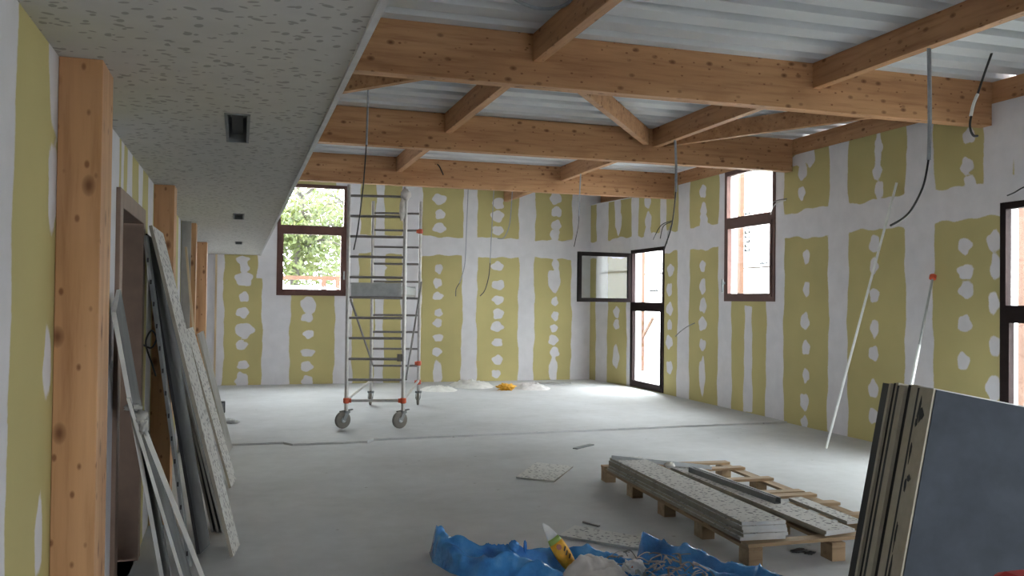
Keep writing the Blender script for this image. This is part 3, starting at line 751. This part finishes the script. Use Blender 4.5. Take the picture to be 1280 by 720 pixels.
m = blob((-.445, 4.55, 1.045), .026, 41, 3, .7, (1.2, .8, 1.2)); k = blob((-.425, 4.54, 1.0), .02, 42, 3, .7, (.9, .8, 1.6)); m.add(k.v, k.f)
k = blob((-.475, 4.55, 1.095), .017, 43, 3, .6, (2.0, .8, .9)); m.add(k.v, k.f)
tag(link('white_rag', m, 'grey_scrap', smooth=True), 'scrap of white rag caught on the leaning batten', 'rag')
o = plank((-.275, 5.64, 0), (-.578, 5.9, 2.0), .03, .02, 20, ['galvanised', 'galvanised'], 'perforated grey metal profile leaning in the middle of the boards', 'metal_profile', G, 'metal profile')
f0, t0 = Vector((-.275, 5.638, 0)), Vector((-.578, 5.898, 2.0)); m = MB()
for i in range(14):
    p = f0+(t0-f0)*(.04+.068*i); m = MB(); m.obox(p+Vector((.0105, -.001, .004)), (.005, 0, 0), (0, .004, 0), (0, 0, .014)); link('slot', m, 'black_plastic', o)
plank((-.225, 5.76, 0), (-.585, 6.02, 1.98), .38, .02, 6, ['dark_board', 'slab_membrane'], 'dark blue-grey board leaning right beside the perforated profile', group=G)
for i, (dx, dy) in enumerate(((-.16, 6.45), (-.125, 6.43), (-.09, 6.41))):
    plank((dx, dy, 0), (-.58+.022*i, 6.47-.02*i, 1.9-.1*i), .26, .016, 3, ['dark_board', 'plank_grey'], ['grey edged board innermost in the trio behind the speckled strip', 'grey edged board in the middle of the trio behind the speckled strip', 'grey edged board outermost in the trio behind the speckled strip'][i], group=G)
plank((-.03, 5.70, 0), (-.545, 5.90, 2.04), .36, .02, 5, ['acoustic_tile_upright', 'tile_edge'], 'long speckled tile strip leaning outermost, its foot farthest into the room', group=G)
plank((-.06, 7.9, 0), (-.44, 7.9, 1.35), .3, .02, 8, ['acoustic_tile_upright', 'tile_edge'], 'shorter speckled tile strip leaning by the second timber post', group=G)
plank((-.10, 9.6, 0), (-.41, 9.55, 1.25), .3, .02, 8, ['grey_board', 'tile_edge'], 'short grey board leaning by the third timber post', group=G)
m = MB(); m.box(XL+.006, -.495, 9.86, 9.90, .0, ZS-.002); m.box(XL+.006, XL+.012, 9.80, 9.86, 0, ZS-.002)
tag(link('metal_stud', m, 'grey_board'), 'grey upright stud against the left wall between two timber posts', 'stud')
plank((-.28, 8.75, 0), (-.50, 8.85, 2.1), .03, .02, 0, ['pale_batten', 'pale_batten'], 'tall thin pale batten leaning before the grey stud', 'leaning_batten', G, 'batten')
# wire loops by the door
tag(link('wire_loop', MB().tube(spline([(-.585, 5.98, 1.33), (-.53, 6.02, 1.30), (-.50, 6.03, 1.36), (-.53, 6.02, 1.41), (-.56, 6.0, 1.33), (-.52, 6.02, 1.19), (-.5, 6.03, 1.12)]), .006, 6), 'black_plastic'), 'loop of dark wire sticking out beside the brown door', 'cable')

# ------------------------------------------------------------------ two poles leaning on the right wall
m = MB(); m.tube([(6.30, 8.39, .014), (7.182, 8.32, 3.03)], .014, 12)
tag(link('plastic_pipe', m, 'white_pvc'), 'long thin white pipe leaning on the right wall', 'pipe')
pr = thing('telescopic_prop', 'thin two-tone metal pole with a red end leaning on the right wall', 'pole', (6.123, 7.108, 0))
b0, t0 = Vector((6.123, 7.108, .012)), Vector((7.165, 7.742, 1.95)); md = b0+(t0-b0)*.62
m = MB(); m.cyl(b0, md, .017, 12); link('lower_tube', m, 'white_pvc', pr)
m = MB(); m.cyl(md-(t0-b0)*.03, t0, .012, 12); link('upper_tube', m, 'galvanised', pr)
m = MB(); m.lathe(t0-(t0-b0).normalized()*.05, (t0-b0), [(0, .02), (.01, .036), (.05, .036), (.062, .02)], 14); link('end_cap', m, 'red_orange', pr)

# ------------------------------------------------------------------ insulation boards standing at the right
def slab_axes(yaw, roll, lean):
    cy, sy = math.cos(yaw), math.sin(yaw); g = Vector((cy, sy, 0)); e = Vector((-sy, cy, 0)); u = Vector((0, 0, 1))
    u2 = u*math.cos(lean)-e*math.sin(lean); e2 = e*math.cos(lean)+u*math.sin(lean)
    return g*math.cos(roll)-u2*math.sin(roll), e2, u2*math.cos(roll)+g*math.sin(roll)
sg, se, su = slab_axes(math.radians(-15), math.radians(10.6), math.radians(-1))
P0 = Vector((2.414, 2.6, 1.318)); SH, SW = 1.20, .80
# (depth of core, depth of dark face) from the front board backwards, metres
lay = [(.005, .100, .022), (0, .055, .030), (0, .042, .026), (0, .022, .024), (0, .018, .062)]
d = 0; nml = ['grey faced insulation board at the front of the leaning stack', 'second insulation board from the front of the stack', 'middle insulation board of the leaning stack', 'second insulation board from the back of the stack', 'rearmost insulation board with the widest black edge']
floor_pts = []
for i, (ff, core, memb) in enumerate(lay):
    jit = (0, .006, -.004, .004, -.003)[i]
    t = thing('insulation_board', nml[i], 'insulation board', P0-su*SH+se*d, 0, 'insulation boards standing at the right')
    C = P0+se*d+sg*jit+su*jit
    def sl(m, e0, e1, g0=0, g1=SW, u0=-SH, u1=0, mi=0):
        m.obox(C+sg*(g0+g1)/2+se*(e0+e1)/2+su*(u0+u1)/2, sg*(g1-g0)/2, se*(e1-e0)/2, su*(u1-u0)/2, mi)
    if ff:
        m = MB(); sl(m, 0, ff, g0=.008); link('front_facing', m, 'slab_face', t)
    m = MB(); sl(m, ff, ff+core); link('core', m, 'slab_core', t)
    if i == 0:
        for (u_, e_, hu, he) in ((-.10, .062, .03, .018), (-.085, .08, .045, .01), (-.13, .085, .02, .008), (-.34, .07, .015, .012), (-.36, .085, .03, .007), (-.55, .09, .06, .006), (-.24, .09, .04, .006), (-.68, .085, .05, .007)):
            m = MB(); rr = random.Random(int(u_*-1000)); m.prism([C-sg*.0015+se*(e_+he*math.cos(k*.5236)*rr.uniform(.5, 1.3))+su*(u_+hu*math.sin(k*.5236)*rr.uniform(.5, 1.3)) for k in range(12)], sg*.004); link('tar_smear', m, 'slab_membrane', t)
        m = MB(); sl(m, ff+.002, ff+core-.002, g0=0, u0=0, u1=.004); link('top_strip', m, 'white_trim', t)
    m = MB(); sl(m, ff+core, ff+core+memb, g0=.004, u1=-.003); link('membrane', m, 'slab_membrane', t)
    d += ff+core+memb
# timber bearer that keeps the stack tilted
low = P0-su*SH; zc = low.z
m = MB(); bc = low+se*.19
m.box(bc.x-.03, bc.x+.11, bc.y-.30, bc.y+.30, 0, max(.03, zc-.09)); tag(link('timber_bearer', m, 'pallet_wood_long'), 'timber bearer under the raised end of the insulation boards', 'bearer')
# red tool case in front of them, on a trestle
rc = thing('tool_case', 'red plastic tool case with a black edge at the lower right corner', 'tool case', (1.97, 1.69, .745))
m = MB(); m.box(1.815, 2.14, 1.60, 1.78, .745, .957); link('case_body', m, 'red_plastic', rc, bevel=.03)
m = MB(); m.box(1.805, 1.845, 1.62, 1.76, .77, .938); link('corner_guard', m, 'black_plastic', rc, bevel=.012)
tb = thing('step_stool', 'low wooden trestle under the red tool case', 'trestle', (1.97, 1.69, 0))
m = MB(); m.box(1.79, 2.17, 1.56, 1.82, .72, .744); link('top_board', m, 'pallet_wood', tb)
for x in (1.83, 2.13):
    for y in (1.59, 1.79):
        m = MB(); m.box(x-.02, x+.02, y-.02, y+.02, 0, .72); link('leg', m, 'pallet_wood_long', tb)

# ------------------------------------------------------------------ blue bag of rubbish in the foreground
def seg_d(p, a, b):
    ab = b-a; t = max(0, min(1, (p-a).dot(ab)/ab.length_squared)); return (p-(a+ab*t)).length, t
ridges = [  # polyline with heights, half width
    ([(1.215, 5.50, .17), (1.27, 5.36, .15), (1.42, 5.20, .135), (1.587, 5.09, .125), (1.83, 5.06, .13), (2.06, 5.0, .12), (2.27, 4.87, .08)], .07),
    ([(1.215, 5.50, .17), (1.24, 5.30, .125), (1.31, 5.13, .10), (1.42, 5.03, .10), (1.58, 4.98, .11), (1.69, 4.86, .10), (1.77, 4.72, .07), (1.8, 4.5, .05)], .085),
    ([(2.455, 5.13, .165), (2.53, 4.97, .13), (2.60, 4.87, .135), (2.66, 4.74, .13), (2.70, 4.56, .11), (2.84, 4.41, .12), (2.93, 4.18, .10), (2.95, 3.95, .08)], .075),
    ([(2.50, 4.95, .08), (2.56, 4.75, .085), (2.61, 4.55, .09), (2.68, 4.35, .09), (2.72, 4.15, .08)], .055)]
outline = [(1.19, 5.58), (1.165, 5.36), (1.22, 5.13), (1.33, 4.93), (1.5, 4.76), (1.62, 4.5), (1.72, 4.2), (1.9, 3.95), (2.4, 3.85), (2.95, 3.85), (3.03, 4.1), (2.97, 4.42), (2.80, 4.62), (2.74, 4.80), (2.66, 4.93), (2.56, 5.06), (2.46, 5.17), (2.40, 5.06), (2.30, 4.98), (2.1, 5.08), (1.85, 5.15), (1.62, 5.17), (1.46, 5.27), (1.33, 5.42), (1.27, 5.57)]
OV = [Vector((x, y)) for x, y in outline]
def inside(p):
    c = False; j = len(OV)-1
    for i in range(len(OV)):
        if (OV[i].y > p.y) != (OV[j].y > p.y) and p.x < (OV[j].x-OV[i].x)*(p.y-OV[i].y)/(OV[j].y-OV[i].y)+OV[i].x: c = not c
        j = i
    return c
def bag_h(x, y):
    p = Vector((x, y)); h = .006; q = Vector((x, y, 0))
    for line, wd in ridges:
        best = 0
        for a, b in zip(line, line[1:]):
            dd, t = seg_d(p, Vector(a[:2]), Vector(b[:2])); hh = a[2]+(b[2]-a[2])*t
            best = max(best, hh*math.exp(-(dd/wd)**2*1.1))
        h = max(h, best)
    h *= 1+.16*mnoise.noise(q*5)+.16*(abs(mnoise.noise(q*9+Vector((3, 1, 0))))-.2)
    cr = 1-abs(mnoise.noise(Vector((x*5+y*4, y*6-x*3, 1.7)))*2.2); cr2 = 1-abs(mnoise.noise(Vector((x*14-y*6, y*12+x*7, 5.1)))*2.4)
    h *= 1+.16*max(0, cr)**4
    h += .010*max(0, cr)**5+.002*max(0, cr2)**5+.006*abs(mnoise.noise(q*9))
    e = min(seg_d(p, OV[i], OV[i-1])[0] for i in range(len(OV)))
    return max(.002, h*min(1, e/.035))
m = MB(); gs = .01; idx = {}
nx, ny = int((3.05-1.15)/gs)+1, int((5.62-3.82)/gs)+1
def gv(i, j):
    if (i, j) not in idx:
        x, y = 1.15+i*gs, 3.82+j*gs; p = Vector((x, y)); best = (9, p)
        for k in range(len(OV)):
            dd, t = seg_d(p, OV[k], OV[k-1])
            if dd < best[0]: best = (dd, OV[k]+(OV[k-1]-OV[k])*t)
        if best[0] < gs*.8: x, y = best[1]
        idx[(i, j)] = len(m.v); m.v.append(Vector((x, y, bag_h(x, y))))
    return idx[(i, j)]
for i in range(nx):
    for j in range(ny):
        if inside(Vector((1.15+(i+.5)*gs, 3.82+(j+.5)*gs))): m.f.append([gv(i, j), gv(i+1, j), gv(i+1, j+1), gv(i, j+1)]); m.m.append(0)
bagroot = tag(link('blue_bag', m, 'blue_film', smooth=True), 'crumpled blue plastic rubbish bag spread open on the floor in the foreground', 'bag')
m = blob((1.60, 5.06, .15), .03, 51, 3, .4, (1, .9, 1.1)); k = blob((1.665, 5.05, .145), .02, 52, 3, .4, (.5, .8, 1.9)); m.add(k.v, k.f)
link('twisted_knot', m, 'blue_film', bagroot, smooth=True)
# printed sachet standing in the bag
sa = thing('printed_sachet', 'white and yellow printed sachet standing up out of the blue bag', 'sachet', (1.82, 4.9, .02))
A = Vector((1.733, 4.93, .312)); ax_d = Vector((.165, -.06, -.275)); axl = ax_d.normalized(); ln = ax_d.length
sx = Vector((.85, .10, .5)); sx = (sx-axl*sx.dot(axl)).normalized(); sn_ = axl.cross(sx)
if sn_.y > 0: sn_ = -sn_
def sheet(m, stations, lift, mi=0, nseg=8):
    o = len(m.v)
    for t, l, r_, c in stations:
        for k in range(nseg+1):
            s = l+(r_-l)*k/nseg; b_ = c*(1-(2*k/nseg-1)**2)
            m.v.append(A+axl*ln*t+sx*s+sn_*(b_+lift))
    for i in range(len(stations)-1):
        for k in range(nseg): m.f.append([o+i*(nseg+1)+k, o+i*(nseg+1)+k+1, o+(i+1)*(nseg+1)+k+1, o+(i+1)*(nseg+1)+k]); m.m.append(mi)
m = MB(); sheet(m, [(0, -.004, .004, 0), (.1, -.016, .022, .004), (.22, -.025, .034, .01), (.34, -.032, .042, .016)], 0); o_ = link('white_top', m, 'sachet_white', sa, smooth=True)
md_ = o_.modifiers.new('film', 'SOLIDIFY'); md_.thickness = .003
m = MB(); sheet(m, [(.32, -.032, .042, .016), (.38, -.036, .046, .018), (.44, -.038, .05, .02)], .001); o_ = link('green_band', m, 'green_print', sa, smooth=True); md_ = o_.modifiers.new('film', 'SOLIDIFY'); md_.thickness = .003
m = MB(); sheet(m, [(.42, -.038, .05, .02), (.55, -.042, .055, .024), (.7, -.042, .056, .026), (.85, -.036, .05, .022), (1.0, -.02, .04, .012)], .001); o_ = link('yellow_body', m, 'yellow_print', sa, smooth=True); md_ = o_.modifiers.new('film', 'SOLIDIFY'); md_.thickness = .003
def on_sachet(poly, mat, name):
    m = MB(); m.prism([A+axl*ln*t+sx*s+sn_*(.029) for t, s in poly], sn_*.002); link(name, m, mat, sa)
on_sachet([(.50+.055*math.sin(k*.7854), .0+.016*math.cos(k*.7854)) for k in range(8)], 'pink_print', 'round_mark')
for t, s0 in ((.60, .012), (.68, .008), (.76, .014)):
    on_sachet([(t, s0), (t-.06, s0+.022), (t-.035, s0+.026), (t+.02, s0+.006)], 'dark_print', 'printed_stroke')
# rag and shavings
heap('white_rag', 'crumpled off-white rag lying in the blue bag beside the sachet', 'white_cloth', (1.98, 4.70, 0), .2, .2, .11, 6.2, z=.045, cat='rag')
m = blob((2.17, 4.60, .115), .05, 61, 4, .35, (1.2, .9, .8), 2); tag(link('crumpled_paper', m, 'sachet_white', smooth=True), 'small crumpled white wrapper with a red mark in the blue bag', 'wrapper')
wrp = bpy.data.objects['crumpled_paper']
m = blob((2.145, 4.572, .125), .012, 62, 3, .3, (1, .7, 1.4)); link('red_mark', m, 'pink_print', wrp, smooth=True)
rs = random.Random(77)
for i in range(70):
    cx, cy = rs.uniform(2.13, 2.57), rs.uniform(4.2, 4.90); cz = rs.uniform(.055, .13)
    a = rs.uniform(0, math.pi); ln_ = rs.uniform(.05, .14); tz = rs.uniform(-.5, .5)
    p = Vector((math.cos(a)*ln_, math.sin(a)*ln_*.8, tz*ln_))
    m = MB(); c0 = Vector((cx, cy, cz)); bend = Vector((rs.uniform(-.02, .02), rs.uniform(-.02, .02), rs.uniform(0, .03)))
    pts = spline([c0-p*.5, c0+bend, c0+p*.5], 4); wv = Vector((-p.y, p.x, rs.uniform(-.05, .05))).normalized()*rs.uniform(.004, .009)
    lo_ = min(q.z for q in pts); 
    if lo_ < .03: pts = [q+Vector((0, 0, .03-lo_)) for q in pts]
    o0 = 0
    for q in pts: m.v += [q-wv-Vector((0, 0, .002)), q+wv-Vector((0, 0, .002)), q+wv+Vector((0, 0, .002)), q-wv+Vector((0, 0, .002))]
    for k in range(len(pts)-1):
        for s in range(4): m.f.append([k*4+s, k*4+(s+1)%4, (k+1)*4+(s+1)%4, (k+1)*4+s]); m.m.append(0)
    m.f.append([0, 1, 2, 3]); m.f.append([4*(len(pts)-1)+s for s in (3, 2, 1, 0)]); m.m += [0, 0]
    tag(link('offcut_strip', m, ['grey_scrap', 'tile_edge_white', 'grey_scrap', 'plank_grey'][i % 4]), 'thin grey offcut strip in the heap of shavings in the blue bag', 'offcut', 'offcuts heaped in the blue bag')

# ------------------------------------------------------------------ hanging cables and conduits
def cable(label, grey=None, black=None, rg=.011, rb=.007, gmat='grey_conduit'):
    pts = (grey or [])+(black or [])
    t = thing('hanging_cable', label, 'cable', pts[0], 0, 'cables and conduits hanging loose')
    if grey: link('conduit', MB().tube(spline(grey), rg, 8), gmat, t, smooth=True)
    if black: link('wire', MB().tube(spline(black), rb, 6), 'black_plastic', t, smooth=True)
def at(Y, pts): return [(x, Y, z) for x, z in pts]
cable('grey conduit ending in a black wire hanging at the scaffold top', at(9.25, [(1.262, ZD), (1.26, 3.775), (1.251, 3.247)]), at(9.25, [(1.251, 3.27), (1.223, 2.827), (1.179, 2.408), (1.133, 2.14)]))
cable('thin grey cable hanging leftmost before the far wall', at(15.2, [(3.872, ZD), (3.867, 3.521), (3.846, 2.849), (3.824, 2.278), (3.73, 1.93)]), at(15.2, [(3.74, 1.95), (3.67, 1.83), (3.665, 1.7)]), .008, .008)
cable('thin dark cable hanging in the middle before the far wall', at(15.2, [(4.345, ZD), (4.342, 3.543), (4.307, 2.721), (4.29, 2.3)]), at(15.2, [(4.29, 2.32), (4.27, 2.073), (4.2, 1.82), (4.111, 1.712)]), .008, .008)
cable('short grey cable curving to the left before the far wall', at(15.2, [(4.695, ZD), (4.689, 3.53), (4.649, 3.021), (4.546, 2.772), (4.426, 2.753)]), None, .009)
cable('grey conduit with a black tail hanging left of the open sash', at(12.88, [(5.10, ZJ-.001), (5.085, 3.3), (5.075, 2.97)]), at(12.88, [(5.075, 2.99), (5.065, 2.8), (5.0, 2.49)]))
cable('long grey conduit hanging from the roof down to the far door', at(9.8, [(5.10, ZD), (5.118, 3.8), (5.145, 3.396), (5.149, 2.999)]), at(9.8, [(5.149, 3.02), (5.098, 2.6), (4.991, 2.28)]), .016, .009)
cable('thick grey conduit hanging from the roof in front of the nearest beam', at(5.6, [(5.10, ZD), (5.13, 3.7), (5.143, 3.3), (5.144, 3.0), (5.137, 2.763)]), at(5.6, [(5.137, 2.78), (5.09, 2.57), (4.99, 2.39), (4.90, 2.3), (4.777, 2.236)]), .016, .009)
cable('black cable with a white sleeve hooked at its end near the right wall', at(6.2, [(6.215, 3.50), (6.171, 3.41), (6.140, 3.3)]), at(6.2, [(6.371, ZD), (6.29, 3.69), (6.20, 3.46), (6.136, 3.265), (6.138, 3.18), (6.17, 3.13), (6.216, 3.129)]), .014, .011, 'white_pvc')
XW = XR-.003
cable('bundle of short black wires above the far door', None, [(XW, 13.82, 3.06), (7.1, 13.95, 3.02), (7.08, 14.1, 2.95), (7.09, 14.35, 2.76)], rb=.008)
m = MB().tube(spline([(XW, 13.86, 3.04), (7.09, 13.95, 2.97), (7.08, 14.05, 2.76)]), .007, 6); link('wire', m, 'black_plastic', bpy.data.objects['hanging_cable.008'])
m = MB().tube(spline([(XW, 13.80, 3.02), (7.12, 13.81, 2.9), (7.12, 13.86, 2.65)]), .005, 6); link('wire', m, 'grey_conduit', bpy.data.objects['hanging_cable.008'])
cable('pale wires sticking out beside the tall right window', [(XW, 10.48, 3.06), (7.12, 10.55, 3.04), (7.1, 10.64, 2.98), (7.1, 10.70, 2.88)], None, .007, gmat='white_pvc')
m = MB().tube(spline([(XW, 10.46, 3.08), (7.1, 10.56, 3.06), (7.08, 10.68, 3.02), (7.08, 10.76, 2.95)]), .006, 6); link('wire', m, 'dark_galvanised', bpy.data.objects['hanging_cable.009'])
cable('stub of grey wire poking from the right wall at chest height', [(XW, 13.0, 1.30), (7.12, 13.1, 1.24), (7.08, 13.25, 1.16), (7.06, 13.42, 1.06)], None, .008, gmat='dark_galvanised')
cable('wires poking out above the door at the right edge', None, [(XW, 6.52, 2.79), (7.12, 6.56, 2.76), (7.1, 6.64, 2.72), (7.1, 6.72, 2.70)], rb=.007)
cable('loop of pale conduit against the roof at the top of the view', [(1.85, 6.12, ZD-.012), (1.95, 6.2, ZD-.03), (2.08, 6.26, ZD-.04), (2.2, 6.26, ZD-.04), (2.30, 6.17, ZD-.03), (2.31, 6.02, ZD-.012)], None, .014)
cable('tiny black wire end on the farthest beam', None, [(2.99, 13.752, 3.8), (3.02, 13.735, 3.76), (3.06, 13.73, 3.68), (3.085, 13.735, 3.63)], rb=.008)

# ------------------------------------------------------------------ outside
mb = MB(); mb.box(-40, 40, -40, YF-.3, -.2, -.05); mb.box(-40, 40, YB+.3, 70, -.2, -.05); mb.box(XR+.3, 40, YF-.3, YB+.3, -.2, -.05)
g = link('ground', mb, 'gravel', origin=(0, 0, -.2)); struct(g, 'pale gravel ground outside the building')
# white wrapped building to the right with timber posts before it
wb = thing('wrapped_building', 'white membrane wrapped building outside the right windows', 'building', (11.9, 12, -.05))
m = MB(); m.box(11.8, 12.0, 3, 26, -.05, 5.2); link('wall', m, 'white_membrane', wb)
m = MB()
for y in (14.2, 21.6): m.box(11.785, 11.8, y-.02, y+.02, 0, 5.2)
for z in (2.5,): m.box(11.785, 11.8, 3, 26, z-.018, z+.018)
link('membrane_joint', m, 'joint_tape', wb)
m = MB(); rr = random.Random(5)
z = 2.8
for k in range(12):
    hgt = rr.uniform(.05, .085); y = 18.76
    if k in (7, 8): z += .03; continue
    m.box(11.79, 11.8, y-.13, y+.13, z, z+.03)
    if k % 2: m.box(11.79, 11.8, y-.13, y-.06, z, z+hgt)
    if k % 3: m.box(11.79, 11.8, y+.05, y+.12, z, z+hgt)
    z += hgt+.03
for k in range(8):
    y = 18.2-k*.045; m.box(11.79, 11.8, y, y+.03, 2.57, 2.57+rr.uniform(.03, .06))
for k in range(10):
    y = 24.05-k*.06; m.box(11.79, 11.8, y, y+.04, 1.96, 1.96+rr.uniform(.05, .1))
link('printed_mark', m, 'grey_print', wb)
posts = [((9.3, 15.02), 5.0, 'timber post outside the tall right window'), ((8.6, 17.93), 3.0, 'timber post outside the far glazed door'), ((8.3, 7.71), 3.0, 'timber post outside the door at the right edge')]
for (px, py), hh, lb in posts:
    t = thing('porch_post', lb, 'post', (px, py, -.05), 0, 'timber posts outside')
    m = MB(); m.box(px-.045, px+.045, py-.045, py+.045, -.05, hh); link('shaft', m, 'weathered_timber', t)
    m = MB(); m.box(px-.07, px+.07, py-.07, py+.07, -.05, .1); link('foot', m, 'galvanised', t)
    if py > 16:
        m = MB(); m.bar((px+.0, py-.04, .85), (px+.0, py-.55, 1.3), .06, .06); link('knee_brace', m, 'weathered_timber', t)
# orange railing and trees beyond the far window
rl = thing('wooden_railing', 'orange-brown wooden railing outside the far window', 'railing', (2.0, 20.5, -.05))
m = MB(); m.box(-2, 6, 20.46, 20.54, 2.06, 2.15); link('top_rail', m, 'weathered_timber', rl)
for x in (-1.5, -.2, 1.84, 2.15, 3.4, 4.6): m = MB(); m.box(x-.05, x+.05, 20.46, 20.54, -.05, 2.06); link('post', m, 'weathered_timber', rl)
m = MB(); m.box(-5, 7, 21.6, 21.8, -.05, 1.95); tag(link('garden_wall', m, 'white_membrane'), 'low white garden wall behind the orange railing', 'wall')
def tree(loc, hgt, crown, cr, n, mat, label, seed):
    rr = random.Random(seed); t = thing('tree', label, 'tree', loc, 0, 'trees beyond the far window')
    m = MB(); base = Vector(loc); pts = [base+Vector((.12*math.sin(k*1.3+seed), .1*math.cos(k), hgt*k/6)) for k in range(7)]
    m.tube(pts, [.16-.018*k for k in range(7)], 8)
    for k in range(12):
        p = pts[3+k % 4]; a = rr.uniform(0, 6.28); q = p+Vector((math.cos(a)*cr*.8, math.sin(a)*cr*.8, rr.uniform(.1, 1.2)))
        m.tube(spline([p, (p+q)/2+Vector((0, 0, .25)), q], 4), [.05, .045, .04, .035, .03, .026, .022, .018, .012][:9], 6)
    link('trunk', m, 'bark', t)
    m = MB(); c = base+Vector((0, 0, crown))
    cl_ = [c+Vector([max(-.85, min(.85, rr.gauss(0, .42)))*cr for _k in range(3)]) for _ in range(70)]
    for i in range(n):
        p = rr.choice(cl_)+Vector((rr.gauss(0, .28), rr.gauss(0, .28), rr.gauss(0, .2)))
        if p.z < .4: continue
        a = Vector((rr.uniform(-1, 1), rr.uniform(-1, 1), rr.uniform(-1, 1))).normalized(); b_ = a.orthogonal().normalized(); s = rr.uniform(.05, .11)
        m.add([p-a*s, p+b_*s*.5, p+a*s, p-b_*s*.5], [(0, 1, 2, 3)])
    link('foliage', m, mat, t)
tree((1.5, 24.2, -.05), 4.4, 3.1, 1.7, 5200, 'leaves_light', 'light yellow-green tree in front beyond the far window', 1)
tree((3.4, 28.4, -.05), 5.4, 4.1, 1.9, 4200, 'leaves_light', 'taller light green tree behind at the right beyond the far window', 2)
tree((1.2, 33.4, -.05), 6.6, 4.9, 2.4, 4200, 'leaves_dark', 'darker green tree farthest back beyond the far window', 3)
